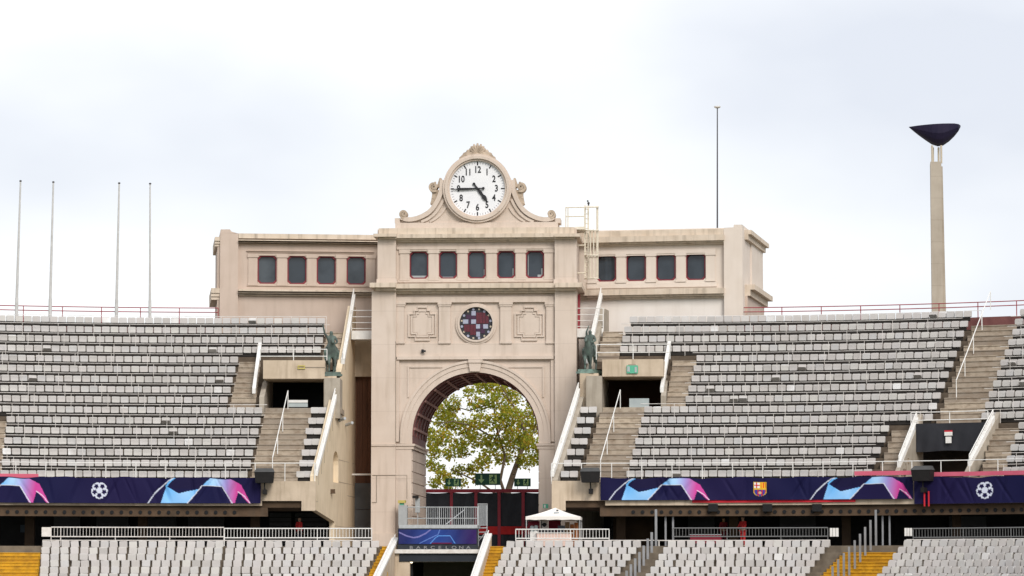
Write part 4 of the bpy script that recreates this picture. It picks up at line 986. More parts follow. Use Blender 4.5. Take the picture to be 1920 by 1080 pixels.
# red rails behind the top rows, white rail under them
for st, x0, x1 in ((SL, 409, -250), (SR, 1392, 2120)):
    off = 15 * TREAD + 1.72; zr = st.z0 + RISE * 14 + .1
    y0 = zat(592, st.pt(8, off, 0).y) - zr
    rail_thing('gallery_rail', f'dark red double rail along the back of the {side(st)} stand', 'rail', st, x0, x1, off, zr, [zat(585.5, st.pt(8, off, 0).y) - zr, zat(577.5, st.pt(8, off, 0).y) - zr], 2.2, 'redrail', .055)
for st, x0, x1 in ((SL, 612, -250), (SR, 1185, 1840)):
    off = 15 * TREAD + .75; zr = st.z0 + RISE * 14 + .1
    rail_thing('top_rail', f'thin white rail behind the top row of the {side(st)} stand', 'rail', st, x0, x1, off, zr, [zat(593.5, st.pt(4, off, 0).y) - zr], 2.0, 'white', .03)
# rails over the portals and over the low doorway
for st, x0, x1, y0, y1 in ((SL, 488, 613, 655, 668), (SR, 1118, 1256, 646, 661)):
    Y = st.pt(3, 6.1, 0).y; zr = st.z0 + RISE * 12 - .42
    rail_thing('portal_rail', f'white double rail over the portal of the {side(st)} stand', 'rail', st, x0, x1, 6.1, zr, [zat(y1, Y) - zr, zat(y0, Y) - zr], 1.9, 'white', .05)
Y = SR.pt((vs0 + vs1) / 2, 3.15, 0).y
rail_thing('doorway_rail', 'white double rail over the black draped doorway', 'rail', SR, 1708, 1852, 3.15, z5 - .05, [zat(787, Y) - z5 + .05, zat(772, Y) - z5 + .05], 2.1, 'white', .05)
# white sloping parapets beside the stairs
def parapet(st, label, qfn, o0, o1, za, zb, gap=True):
    """sloping plate with a bar above it; za, zb: heights over the slope at its lower edge"""
    o = thing('stair_parapet', label, 'parapet', st.pt(qfn(o0), o0, st.z(o0)), 0, 'white sloping stair parapets')
    m = MB(); rings = []
    for oo, h in [(o0 + (o1 - o0) * k / 4, za + (zb - za) * k / 4) for k in range(5)]:
        rings.append([st.pt(qfn(oo) - .095, oo, st.z(oo) + h), st.pt(qfn(oo) + .095, oo, st.z(oo) + h), st.pt(qfn(oo) + .095, oo, st.z(oo) + h + .30), st.pt(qfn(oo) - .095, oo, st.z(oo) + h + .30)])
    m.loft(rings); m.build('plate', M['white'], o)
    if gap:
        for e in (.46, .62): bar('handrail', st.pt(qfn(o0), o0, st.z(o0) + za + e), st.pt(qfn(o1), o1, st.z(o1) + zb + e), .06, 'white', o)
        for i in range(4):
            t = i / 3; oo = o0 + (o1 - o0) * t; h = za + (zb - za) * t; bar('post', st.pt(qfn(oo), oo, st.z(oo) + h + .28), st.pt(qfn(oo), oo, st.z(oo) + h + .62), .05, 'white', o)
    return o
parapet(SL, 'white sloping parapet on the gate edge below the statue nearest the flagpoles', lambda o: SL.wall(o), 0.05, 6.0, .3, .45)
parapet(SL, 'white sloping parapet above the statue nearest the flagpoles', lambda o: SL.wall(o), 8.4, 13.6, .45, .55)
parapet(SR, 'white sloping parapet on the gate edge below the statue nearest the tower', lambda o: SR.wall(o), 0.05, 6.0, .25, .45)
parapet(SR, 'white sloping parapet above the statue nearest the cauldron tower', lambda o: SR.wall(o), 8.4, 13.6, .45, .55)
parapet(SL, 'white sloping parapet between the portal and small stairs, flagpole side', lambda o: SL.s_at(476 + (o - 6) * 2.9, o, SL.z(o) + .5), 6.0, 10.0, .5, .25, False)
parapet(SR, 'white sloping parapet between the portal and small stairs, cauldron side', lambda o: SR.s_at(1241 + (o - 6) * 3.5, o, SR.z(o) + .5), 6.0, 10.0, .5, .25, False)
parapet(SR, 'white sloping parapet beside the draped doorway, gate side', lambda o: VA(o) - .12, .4, 3.6, .36, .4)
parapet(SR, 'white sloping parapet beside the draped doorway, far side', lambda o: VB(o) + .12, .4, 3.6, .36, .4)
# handrails down the middle of the stairs
def handrail(st, label, pts, off_a, off_b, n=4):
    """pts: top and bottom pixel of the rail"""
    (xa, ya), (xb, yb) = pts
    def p(t):
        o = off_a + (off_b - off_a) * t; x, y = xa + (xb - xa) * t, ya + (yb - ya) * t
        z = st.z(o) + .95; q = st.s_at(x, o, z); return st.pt(q, o, z), st.pt(q, o, st.z(o) - .1)
    o = thing('stair_handrail', label, 'handrail', p(1)[1], 0, 'white stair handrails')
    bar('rail', p(0)[0], p(1)[0], .055, 'white', o)
    for i in range(n): a, b = p(i / (n - 1)); bar('post', b, a, .05, 'white', o)
handrail(SL, 'white handrail on the stairs below the portal, flagpole stand', ((540, 745), (511, 862)), 5.6, .5)
handrail(SR, 'white handrail on the stairs below the portal, cauldron stand', ((1163, 741), (1126, 862)), 5.6, .3)
handrail(SR, 'long white handrail on the wide stairway under the cauldron tower', ((1857, 578), (1793, 742)), 13.0, 6.0, 5)

# ---- bridges between the gallery and the gate building
for nm, x0, x1, yy, w0 in (('flagpole', 659, 706, (582, 594, 605, 616), 1.0), ('cauldron', 1080, 1131, (578, 590, 601, 612), 1.0)):
    u0, u1 = G.uz(x0, 600, w0)[0], G.uz(x1, 600, w0)[0]
    o = thing('bridge_balcony', f'small white railed bridge from the {nm} stand to the gate', 'balcony', G.P((u0 + u1) / 2, w0, zp(636, 680, w0)), -G.a, 'railed bridges beside the middle block')
    m = MB(); m.pb(G, x0, 620 if nm == 'flagpole' else 616, x1, 636 if nm == 'flagpole' else 632, w0, w0 + 1.5); m.build('slab', M['white'], o)
    for y in yy: bar('bar', gp(x0, y, w0 + .05), gp(x1, y, w0 + .05), .045, 'white', o)
    for x in (x0, x1): bar('post', gp(x, yy[0], w0 + .05), gp(x, 620, w0 + .05), .06, 'white', o)
m = MB(); m.pb(G, 1081.5, 551, 1087, 620, 2.3, 3.2); m.build('downpipe', M['redrail'], gate)

# ================================================================ banners
def in_poly(x, y, P):
    c = False; j = len(P) - 1
    for i in range(len(P)):
        if (P[i][1] > y) != (P[j][1] > y) and x < (P[j][0] - P[i][0]) * (y - P[i][1]) / (P[j][1] - P[i][1]) + P[i][0]: c = not c
        j = i
    return c
def near_line(x, y, pts, hw, sy=47.0):
    for (x0, y0), (x1, y1) in zip(pts, pts[1:]):
        dx, dy = x1 - x0, (y1 - y0) * sy; l2 = dx * dx + dy * dy
        t = max(0, min(1, ((x - x0) * dx + (y - y0) * sy * dy) / l2)); d = math.hypot(x - x0 - t * dx, (y - y0) * sy - t * dy)
        if d < hw: return True
    return False
INDIGO = (0.0085, 0.0085, 0.048); CYAN = (0.13, 0.44, 0.86); PALE = (0.62, 0.78, 0.95); PINK = (0.56, 0.06, 0.30); WHITE = (0.62, 0.65, 0.76)
def mixc(a, b, t): t = max(0, min(1, t)); return tuple(a[i] + (b[i] - a[i]) * t for i in range(3))
SW = [(27, 1.0), (37, .30), (60, .62), (98, .45), (120, .03), (158, .03), (178, .28), (196, 1.0), (192, 1.0), (176, .62), (172, .58), (166, 1.0), (159, 1.0), (142, .33), (104, .33), (77, 1.0)]
def motif(x, v):
    """arched star print; x in pixels from the motif's start (0..200), v 0 top .. 1 bottom"""
    if x < 0 or x > 202: return None
    if near_line(x, v, [(3, 1.0), (15, .62), (30, .3), (42, .08), (50, 0)], .95): return WHITE
    if near_line(x, v, [(77, 1.0), (104, .33), (142, .33), (162, 1.02)], .9): return WHITE
    if near_line(x, v, [(172, .55), (184, .72), (196, 1.02)], .9): return (0.75, 0.5, 0.68)
    if near_line(x, v, [(37, .30), (45, .1), (52, 0)], 1.6): return CYAN
    if in_poly(x, v, SW):
        c = mixc(CYAN, PALE, .25 + .35 * math.sin(x * .11) * (1 - v))
        return mixc(c, PINK, (x - 128) / 42.0 + (v - .5) * .15)
    if 40 < x < 120 and v < .45 and in_poly(x, v, [(41, .2), (60, .55), (97, .4), (116, .03), (50, .02)]): return (0.010, 0.008, 0.042)
    return None
def ball(x, v, cx, cv=.5, rad=15.5):
    dx, dy = x - cx, (v - cv) * 47.0; r = math.hypot(dx, dy)
    if r > rad: return None
    a = math.atan2(-dy, dx)
    # pale star in the middle, five dark stars round it, dark notches on the rim
    for k in range(5):
        t = math.pi / 2 + k * 2 * math.pi / 5 + math.pi / 5
        sx, sy = .60 * rad * math.cos(t), -.60 * rad * math.sin(t); d = math.hypot(dx - sx, dy - sy); b = math.atan2(dy - sy, dx - sx)
        if d < rad * (.27 + .05 * math.cos(5 * (b + t))): return None
        t2 = t - math.pi / 5; sx, sy = 1.0 * rad * math.cos(t2), -1.0 * rad * math.sin(t2)
        if math.hypot(dx - sx, dy - sy) < rad * .13: return None
    return WHITE
def crest(x, v, cx):
    dx, y = x - cx, v * 47.0
    if abs(dx) > 13 or y < 9 or y > 39: return None
    hw = 12.0 if y < 29 else 12.0 * math.sqrt(max(0, 1 - ((y - 29) / 10.0) ** 2))
    if abs(dx) > hw: return None
    if abs(dx) > hw - 1.3 or y < 10.2 or 21.5 < y < 25.0: return (0.66, 0.42, 0.03)
    if y <= 21.5:
        if dx < 0: return (0.6, 0.03, 0.04) if abs(dx + 6) < 1.3 or abs(y - 16) < 1.4 else (0.8, 0.78, 0.76)
        return (0.62, 0.05, 0.03) if int((dx + 1) / 2.2) % 2 else (0.78, 0.46, 0.02)
    if math.hypot(dx, y - 32) < 3.0: return (0.66, 0.4, 0.2)
    return (0.03, 0.05, 0.30) if int((dx + 20) / 3.6) % 2 else (0.40, 0.02, 0.08)
def banner(st, px0, px1, y0, y1, off, paint, label, seed, yb0=None):
    rnd = random.Random(seed)
    Ya = st.pt(st.s_at(px0, off, st.z0 - .5), off, 0).y; zt, zb = zat(y0, Ya), zat(y1, Ya)
    a, b = st.s_at(px0, off, (zt + zb) / 2), st.s_at(px1, off, (zt + zb) / 2)
    nc = int(abs(px1 - px0) / 1.15); nr = 40; m = MB(); vs = []; fs = []; col = []
    ph = [(rnd.uniform(0, 6.28), rnd.uniform(.5, 2.6), rnd.uniform(-1.2, 1.2)) for _ in range(9)]
    pleat = [(rnd.uniform(a, b), rnd.uniform(-2.2, 2.2), rnd.uniform(.05, .12)) for _ in range(int(abs(b - a) * 1.3))]
    for i in range(nc + 1):
        t = i / nc; q = a + (b - a) * t
        for j in range(nr + 1):
            v = j / nr; z = zt + (zb - zt) * v
            z -= ((.035 * math.sin(q * 1.7)) + .018 * math.sin(q * 4.1)) * (1 - v)
            d = sum(math.sin(p + f * q * 1.6 + g * v * 3.0) for p, f, g in ph) * .012
            for pq, sl, wd in pleat:
                dd = abs(q - pq - sl * (v - .2) * .45)
                if dd < wd * 2: d += .055 * (1 - dd / (wd * 2)) * (.25 + .75 * v * (1 - v) * 4)
            p = st.pt(q, off - .03 + d, z); vs.append(p)
            x = px0 + (px1 - px0) * t; c = paint(x, v)
            if c is None:
                n = .5 + .5 * math.sin(x * .021 + seed); c = mixc(INDIGO, (0.014, 0.009, 0.052), n * .7)
            col.append(c)
    w = nr + 1
    fs = [(i * w + j, i * w + j + 1, (i + 1) * w + j + 1, (i + 1) * w + j) for i in range(nc) for j in range(nr)]
    m.add(vs, fs); m.c = col
    o = m.build('banner', M['cloth'], smooth=True); return tag(o, label, 'banner', 'printed banners on the front edge')
def first(*fs):
    def f(x, v):
        for g in fs:
            c = g(x, v)
            if c is not None: return c
        return None
    return f
ban_l = banner(SL, -160, 489, 892, 941, -.42, first(lambda x, v: ball(x, v, 186), lambda x, v: motif(x - 274, v), lambda x, v: motif(x + 104, v)), 'dark blue banner with pale starball and arched print on the flagpole stand', 3)
ban_m = banner(SR, 1126, 1712, 896.5, 938, -.42, first(lambda x, v: crest(x, v, 1423), lambda x, v: motif((x - 1139) * 1.03, v), lambda x, v: motif((x - 1514) * 1.0, v)), 'dark blue banner with club shield between two arched prints, cauldron stand', 11)
ban_r = banner(SR, 1714, 2110, 896, 945, -.44, first(lambda x, v: ball(x, v, 1840)), 'dark blue wrinkled banner with pale starball under the draped doorway', 21)
def strip(st, x0, x1, y0, y1, off, mat, label):
    Y = st.pt(st.s_at((x0 + x1) / 2, off, st.z0), off, 0).y; zt, zb = zat(y0, Y), zat(y1, Y); a, b = sorted((st.s_at(x0, off, zb), st.s_at(x1, off, zb)))
    m = MB(); st.sweep(m, a, b, off, off + .02, zb, zt); o = m.build('cloth_strip', M[mat]); return tag(o, label, 'cloth strip')
strip(SL, -160, 72, 887.5, 895, -.33, 'pinkstrip', 'pink cloth strip on top of the flagpole side banner at its far end')
strip(SR, 1602, 1712, 883, 891, -.33, 'pinkstrip', 'short pink cloth strip over the arched print beside the loudspeaker')
strip(SR, 1741, 2110, 882, 890, -.33, 'pinkstrip', 'long pink cloth strip above the banner under the draped doorway')
strip(SR, 1298, 1604, 934, 942, -.33, 'redstrip', 'bright red cloth strip along the lower edge of the shield banner')
# drape over the low doorway
m = MB(); nc, nr = 90, 14; vs = []
Yd = SR.pt((vs0 + vs1) / 2, 3.0, 0).y; zt, zb = z5 + .02, SR.z0 + 1.62
for i in range(nc + 1):
    q = VA(3.0) + .02 + (VB(3.0) - VA(3.0) - .04) * i / nc
    for j in range(nr + 1):
        v = j / nr; vs.append(SR.pt(q, 3.02 + .03 * math.sin(q * 9 + 2.4 * v) * v + .02 * math.sin(q * 3.3 - 3 * v), zt + (zb - zt) * v + .03 * math.sin(q * 2.1) * v))
w = nr + 1; m.add(vs, [(i * w + j, i * w + j + 1, (i + 1) * w + j + 1, (i + 1) * w + j) for i in range(nc) for j in range(nr)])
tag(m.build('door_drape', M['drape'], smooth=True), 'black cloth drape hung over the low doorway', 'drape')
o = thing('doorway_sign', 'small white box sign with red top hung on the black drape', 'sign', SR.pt((vs0 + vs1) / 2, 2.9, SR.z0 + 1.9))
qa, qb = SR.s_at(1771, 2.9, SR.z0 + 2), SR.s_at(1786, 2.9, SR.z0 + 2)
for nm, y0, y1, mt in (('lamp_cap', 807, 810, 'redstrip'), ('lamp', 810, 817, 'white'), ('sign_board', 819, 831, 'white')):
    m = MB(); SR.sweep(m, qa + (.06 if nm == 'sign_board' else 0), qb - (.06 if nm == 'sign_board' else 0), 2.85, 2.93, zat(y1, Yd), zat(y0, Yd)); m.build(nm, M[mt], o)

# ================================================================ loudspeakers on the front edge
def speaker_box(st, px, py, label):
    off = -.95; Y = st.pt(st.s_at(px, off, st.z0), off, 0).y; c = at(px, py, Y); a = -st.side * st.ang(st.s_at(px, off, st.z0), off)
    f = Fr(c.x, c.y, -a); o = thing('loudspeaker', label, 'loudspeaker', c - Vector((0, 0, .8)), a, 'loudspeakers on the front edge')
    m = MB(); t, b = c.z + .22, c.z - .36
    def P(u, w, z): return f.P(u, w, z)
    m.hexa([P(-.47, -.2, b), P(.47, -.2, b), P(.45, .5, b), P(-.45, .5, b), P(-.54, -.25, t), P(.54, -.25, t), P(.5, .5, t), P(-.5, .5, t)]); m.build('cabinet', M['speaker'], o)
    m = MB(); m.hexa([P(-.56, -.28, t + .002), P(.56, -.28, t + .002), P(.52, .52, t + .002), P(-.52, .52, t + .002), P(-.44, .0, t + .22), P(.44, .0, t + .22), P(.44, .4, t + .22), P(-.44, .4, t + .22)]); m.build('hood', M['speaker_top'], o)
    m = MB(); m.tube(P(0, .1, b), P(0, .1, b - .35), .04); m.build('stem', M['speaker'], o)
    m = MB(); m.box(f, -.1, .1, .0, .75, b - .6, b - .34); m.build('bracket', M['speaker'], o)
speaker_box(SL, 496, 893, 'black loudspeaker at the gate end of the flagpole side banner')
speaker_box(SR, 1107, 892, 'black loudspeaker beside the gate stairs of the cauldron stand')
speaker_box(SR, 1729, 889, 'black loudspeaker between the two banners below the draped doorway')
o = thing('red_bracket', 'red painted bracket below the loudspeaker between the banners', 'bracket', SR.pt(SR.s_at(1737, -.62, SR.z0), -.62, SR.z0 - 1.4))
for x in (1733, 1741):
    q = SR.s_at(x, -.62, SR.z0); m = MB(); SR.sweep(m, q - .045, q + .045, -.64, -.5, SR.z0 - 1.42, SR.z0 - .62); m.build('upright', M['redstrip'], o)

# ================================================================ small things on the stands
def plate(fr_st, px0, py0, px1, py1, off, mat, name, par=None, th=.04):
    Y = fr_st.pt(fr_st.s_at((px0 + px1) / 2, off, fr_st.z(off)), off, 0).y; zt, zb = zat(py0, Y), zat(py1, Y)
    a, b = sorted((fr_st.s_at(px0, off, zb), fr_st.s_at(px1, off, zb))); m = MB(); fr_st.sweep(m, a, b, off, off + th, zb, zt); return m.build(name, M[mat], par)
o = thing('portal_board', 'white slatted board at the top of the stairs in the flagpole portal', 'board', SL.pt(2.3, 5.9, SL.z(6)))
for y0, y1, mt in ((750, 755, 'white'), (756, 763, 'clear'), (765, 769, 'white')): plate(SL, 541, y0, 577, y1, 6.6, mt, 'slat', o)
tag(plate(SR, 1180, 747, 1217, 771, 6.4, 'clear', 'portal_screen'), 'frosted grey screen standing in the cauldron side portal', 'screen')
o = thing('exit_sign', 'small green exit sign on the lintel of the cauldron side portal', 'exit sign', SR.pt(4, 5.9, SR.z(10)), 0, 'green exit signs')
plate(SR, 1175, 685, 1196, 700, 5.9, 'mint', 'board', o, .06); plate(SR, 1176, 687, 1181, 697, 5.88, 'clear', 'symbol', o, .015); plate(SR, 1190, 688, 1194, 698, 5.88, 'clear', 'symbol', o, .015)
plate(SR, 1178, 683, 1192, 685, 5.9, 'cable', 'bracket', o, .03)
o = thing('lintel_lamp', 'small yellowish bulkhead lamp frame on the flagpole portal lintel', 'lamp', SL.pt(2.3, 5.9, SL.z(10)))
for q in ((558, 685, 572, 687), (558, 690, 572, 692), (558, 687, 559.5, 690), (570.5, 687, 572, 690)): plate(SL, *q, 5.93, 'yell2', 'edge', o)
plate(SL, 572, 688, 612, 689, 5.96, 'cable', 'cable', o, .02)
# cameras and conduit on the end wall
def wall_pt(o, z, d=.0): return SL.pt(SL.wall(o) - d, o, z)
for i, (oo, py, lab) in enumerate(((6.6, 789, 'grey wall camera on the end wall, the nearer of two'), (9.6, 797, 'grey wall camera on the end wall, the one nearer the gate'))):
    z = zat(py, 180 + oo); a = wall_pt(oo, z); o = thing('wall_camera', lab, 'camera', a, 0, 'cameras on the end wall')
    bar('arm', a, a + Vector((.22, -.1, .02)), .05, 'galv', o); m = MB(); c = a + Vector((.25, -.1, .06)); m.tube(c + Vector((.16, -.25, .06)), c + Vector((-.2, .25, -.04)), .09, .1, 8); m.build('housing', M['galv'], o)
o = thing('wall_floodlight', 'small dark floodlight with conduit low on the end wall', 'floodlight', wall_pt(4.4, zat(921, 184)))
c = wall_pt(4.4, zat(921, 184), .1); m = MB(); m.box(Fr(c.x, c.y, 0), -.12, .12, -.15, .12, c.z - .12, c.z + .12); m.build('lamp_body', M['beam'], o)
m = MB(); m.path([wall_pt(4.8, c.z - .05, .02), wall_pt(14.2, c.z - .1, .02)], .02, 4); m.build('conduit', M['cable'], o)

# ================================================================ lower tier in front of the gate
LT, LR_ = 0.75, 0.337
LOFF = -7.0; LZ = ZC + 1.20
NROW = 9
low = {}
low[SL] = thing('lower_stand', 'lower stand of grey seats below the flagpole side concourse', 'stand', SL.pt(6, -9, 0))
low[SR] = thing('lower_stand', 'lower stand of grey seats below the cauldron side concourse', 'stand', SR.pt(6, -9, 0))
def lpx(st, px, k, dz=.45): return st.s_at(px, LOFF - LT * k, LZ - LR_ * k + dz)
ends = {SL: (lambda k: lpx(SL, 738 - 3.5 * k, k), 27.0), SR: (lambda k: lpx(SR, 908 - 3.5 * k, k), 38.0)}
for st in (SL, SR):
    for k in range(NROW):
        off, z = LOFF - LT * k, LZ - LR_ * k; a = ends[st][0](k)
        m = MB(); st.sweep(m, a, ends[st][1], off - .35, off + LT - .35 + .03, z - .6, z); m.build('terrace_step', M['lowstep'], low[st])
    m = MB(); st.sweep(m, ends[st][0](0), ends[st][1], LOFF + .43, LOFF + .9, LZ - .6, ZF); m.build('kerb', M['lowstep'], low[st])
    for k in range(NROW):
        off, z = LOFF - LT * k, LZ - LR_ * k - .6
    m = MB(); q0 = ends[st][0](NROW)
    rings = [[st.pt(s_, LOFF - LT * NROW - .2, 0), st.pt(s_, LOFF + .4, 0), st.pt(s_, LOFF + .4, LZ - .55), st.pt(s_, LOFF - LT * NROW - .2, LZ - LR_ * NROW - .3)] for s_ in st.samples(q0, ends[st][1], LOFF)]
    m.loft(rings); m.build('stand_body', M['lowstep'], low[st])
BL = {'A': (SL, lambda k: 78 - 1.2 * k, lambda k: 421 - 2 * k), 'F': (SL, lambda k: -72 - 1.2 * k, lambda k: -220), 'B': (SL, lambda k: 424 - 2 * k, lambda k: 713 - 6 * k), 'C': (SR, lambda k: 947 - 5 * k, lambda k: 1204 - 10 * k),
      'D': (SR, lambda k: 1250 - 8 * k, lambda k: 1556 - 9 * k), 'E': (SR, lambda k: 1693 - 10 * k, lambda k: 2080)}
BN = {'F': 'outermost block beyond the yellow stairs', 'A': 'far flagpole side block', 'B': 'block beside the tunnel, flagpole side', 'C': 'block below the white tent', 'D': 'block below the lit lamp', 'E': 'block beyond the yellow stairs'}
LOWS = []
for b, (st, fa, fb) in BL.items():
    for k in range(NROW):
        off, z = LOFF - LT * k, LZ - LR_ * k
        s0, s1 = lpx(st, fa(k), k), lpx(st, fb(k), k); rev = st is SL
        a, bb = min(s0, s1), max(s0, s1); n = max(1, round((bb - a) / .505)); p = (bb - a) / n
        for i in range(n):
            LOWS.append((st, k, b, i + 1, a + p * (i + .5), off, z + random.uniform(-.012, .012)))
def lowview(t):
    x, y = proj(t[0].pt(t[4], t[5], t[6] + .45)); return 6 < x < 1914 and y < 1078
vis = sorted([t for t in LOWS if lowview(t)], key=lambda t: (t[0].pt(t[4], t[5], t[6]) - CAM).length)[:292]
ch2 = set(id(t) for t in vis); mass = MB()
for t in LOWS:
    st, k, b, i, q, o, z = t
    Mx = st.xf(q, o, z) @ Matrix.Rotation(R(random.gauss(0, 1.3)), 4, 'Z') @ Matrix.Rotation(R(random.gauss(0, 2.2)), 4, 'Y') @ Matrix.Rotation(R(random.gauss(0, 2.5)), 4, 'X')
    if id(t) in ch2:
        ob = inst('shell_seat', ME_LOW, Mx); tag(ob, f'{ordinal(i)} grey seat from the gate side, {ordinal(k + 1)} row down, {BN[b]}', 'seat', 'grey seats of the lower stands')
    else:
        seat_mesh(mass, Mx, hw=.211); seat_mesh(mass, Mx @ Matrix.Translation((0, -.07, .02)), hw=.203, z1=.555)
o = mass.build('shell_seat_rows', M['seat_mass'], kind='stuff'); o['label'] = 'remaining grey seats of the lower stands'; o['category'] = 'seats'
# yellow stairs
def yellow(st, fa, fb, k0=1):
    for k in range(k0, NROW):
        off, z = LOFF - LT * k, LZ - LR_ * k
        for h in (0, 1):
            a, b = sorted((lpx(st, fa(k + .5 * h), k, .1), lpx(st, fb(k + .5 * h), k, .1)))
            m = MB(); st.sweep(m, a, b, off - .36 - .375 * h + .375, off + LT + .1 - .375 * h, z - .3 + LR_ * .5 - LR_ * .5 * h, z + LR_ - LR_ * .5 * h - .036); st.sweep(m, a, b, off - .36 - .375 * h + .335, off + LT + .1 - .375 * h, z + LR_ - LR_ * .5 * h - .036, z + LR_ - LR_ * .5 * h + .004); m.build('yellow_step', M['yellow'], low[st])
yellow(SL, lambda k: 76 - 1.2 * k, lambda k: -70)
yellow(SL, lambda k: 716 - 6 * k, lambda k: 741 - 3.5 * k, 0)
yellow(SR, lambda k: 906 - 3.5 * k, lambda k: 944 - 5 * k, 0)
yellow(SR, lambda k: 1592 - 12 * k, lambda k: 1690 - 10 * k)

# ---- barriers at the top of the lower tier
def barrier(st, x0, x1, y0, y1, label, kind='white', pick=.165, off=LOFF + 1.0, group='picket barriers along the concourse', d=.028, foot=True):
    Y = st.pt(st.s_at((x0 + x1) / 2, off, ZF + .5), off, 0).y; zt, zb = zat(y0, Y), zat(y1, Y)
    a, b = sorted((st.s_at(x0, off, zt), st.s_at(x1, off, zt)))
    o = thing('picket_barrier', label, 'barrier', st.pt((a + b) / 2, off, ZF), 0, group)
    for z in (zt, zb):
        m = MB(); m.path([st.pt(q, off, z) for q in st.samples(a, b, off, 1.2)], .03, 6); m.build('rail', M[kind], o)
    n = int((b - a) / pick)
    for i in range(n + 1):
        q = a + (b - a) * i / n; big = i % 17 == 0 or i == n
        bar('post' if big else 'picket', st.pt(q, off, ZF if big else zb), st.pt(q, off, zt), .05 if big else d, kind, o)
    return o
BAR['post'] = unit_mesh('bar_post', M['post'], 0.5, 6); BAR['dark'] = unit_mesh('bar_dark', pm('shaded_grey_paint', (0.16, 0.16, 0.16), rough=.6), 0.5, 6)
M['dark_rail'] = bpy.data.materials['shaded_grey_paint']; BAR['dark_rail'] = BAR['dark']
barrier(SL, 96, 420, 989, 1006.5, 'pale picket barrier at the head of the far flagpole side block', 'rail')
barrier(SL, 421, 697, 991, 1008.5, 'white picket barrier from the red jacket to the gate pier', 'white')
barrier(SR, 967, 1142, 992.5, 1009.5, 'white picket barrier in front of the white tent', 'white')
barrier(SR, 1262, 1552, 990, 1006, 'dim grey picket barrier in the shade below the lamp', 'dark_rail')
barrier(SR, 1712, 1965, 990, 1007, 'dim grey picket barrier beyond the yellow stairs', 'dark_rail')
def low_rail(st, x0, x1, y, label, kind='rail'):
    off = LOFF + .75; Y = st.pt(st.s_at(x0, off, ZF), off, 0).y; z = zat(y, Y); a, b = sorted((st.s_at(x0, off, z), st.s_at(x1, off, z)))
    o = thing('low_rail', label, 'rail', st.pt((a + b) / 2, off, ZF), 0, 'low rails at the head of the lower rows')
    m = MB(); m.path([st.pt(q, off, z) for q in st.samples(a, b, off, 1.2)], .025, 6); m.build('rail', M[kind], o)
    n = max(2, int((b - a) / 2.6))
    for i in range(n + 1): bar('post', st.pt(a + (b - a) * i / n, off, ZF - .3), st.pt(a + (b - a) * i / n, off, z), .04, kind, o)
low_rail(SL, 80, 698, 1013, 'low pale rail behind the top seats on the flagpole side')
low_rail(SR, 967, 1235, 1013.5, 'low pale rail behind the top seats near the tent')
low_rail(SR, 1236, 1556, 1013.5, 'low pale rail behind the top seats below the lamp')
low_rail(SR, 1700, 1965, 1012, 'low pale rail behind the top seats beyond the yellow stairs')
def white_plate(st, x0, y0, x1, y1, label, off=LOFF + .93, split=1, mat='white'):
    o = thing('end_plate', label, 'plate', st.pt(st.s_at(x0, off, ZF), off, ZF))
    for i in range(split): plate(st, x0 + (x1 - x0) * i / split, y0, x0 + (x1 - x0) * (i + (.88 if split > 1 else 1)) / split, y1, off, mat, 'leaf', o, .03)
white_plate(SL, 78, 988.5, 96, 1006, 'plain grey plate at the far end of the pale barrier', mat='rail')
white_plate(SR, 1556, 990, 1573, 1006, 'three-leaved white plate on the gate side of the yellow stairs', split=3)
white_plate(SR, 1696, 990, 1711, 1005, 'three-leaved white plate on the far side of the yellow stairs', split=3)
# ---- tall divider plates stepping down the aisles
def divider(st, items, label):
    o = thing('aisle_divider', label, 'divider', st.pt(st.s_at(items[0][0], LOFF, LZ), LOFF, LZ), 0, 'stepped divider posts')
    for k, (x, y0, y1) in enumerate(items):
        off = LOFF - LT * (k - 1); Y = st.pt(st.s_at(x, off, LZ), off, 0).y; zt, zb = zat(y0, Y), zat(y1, Y)
        q = st.s_at(x, off, zt); m = MB(); st.sweep(m, q - .06, q + .06, off - .1, off + .14, zb, zt); m.build('post', M['post'], o)
divider(SR, [(1230, 955, 1050), (1222, 998, 1058), (1214.5, 1010, 1070), (1207, 1023, 1085), (1199, 1035, 1095), (1191, 1047, 1108), (1183, 1058, 1120), (1175, 1070, 1130)], 'stepped row of grey posts between the tent block and lamp block')
divider(SR, [(1642, 956, 1030), (1632, 975, 1032), (1622, 988, 1050), (1612.5, 1001, 1060), (1602.5, 1013, 1073), (1592, 1025, 1085), (1582, 1037, 1098), (1571.5, 1049, 1110), (1561, 1062, 1122)], 'stepped row of grey posts on the yellow stairs')
for x in (1655, 1668, 1248, 1262):
    off = 0.4; q = SR.s_at(x, off, ZF + 1); m = MB(); SR.sweep(m, q - .05, q + .05, off, off + .1, ZF, SR.z0 - 1.6); m.build('prop', M['post'], grand[SR])
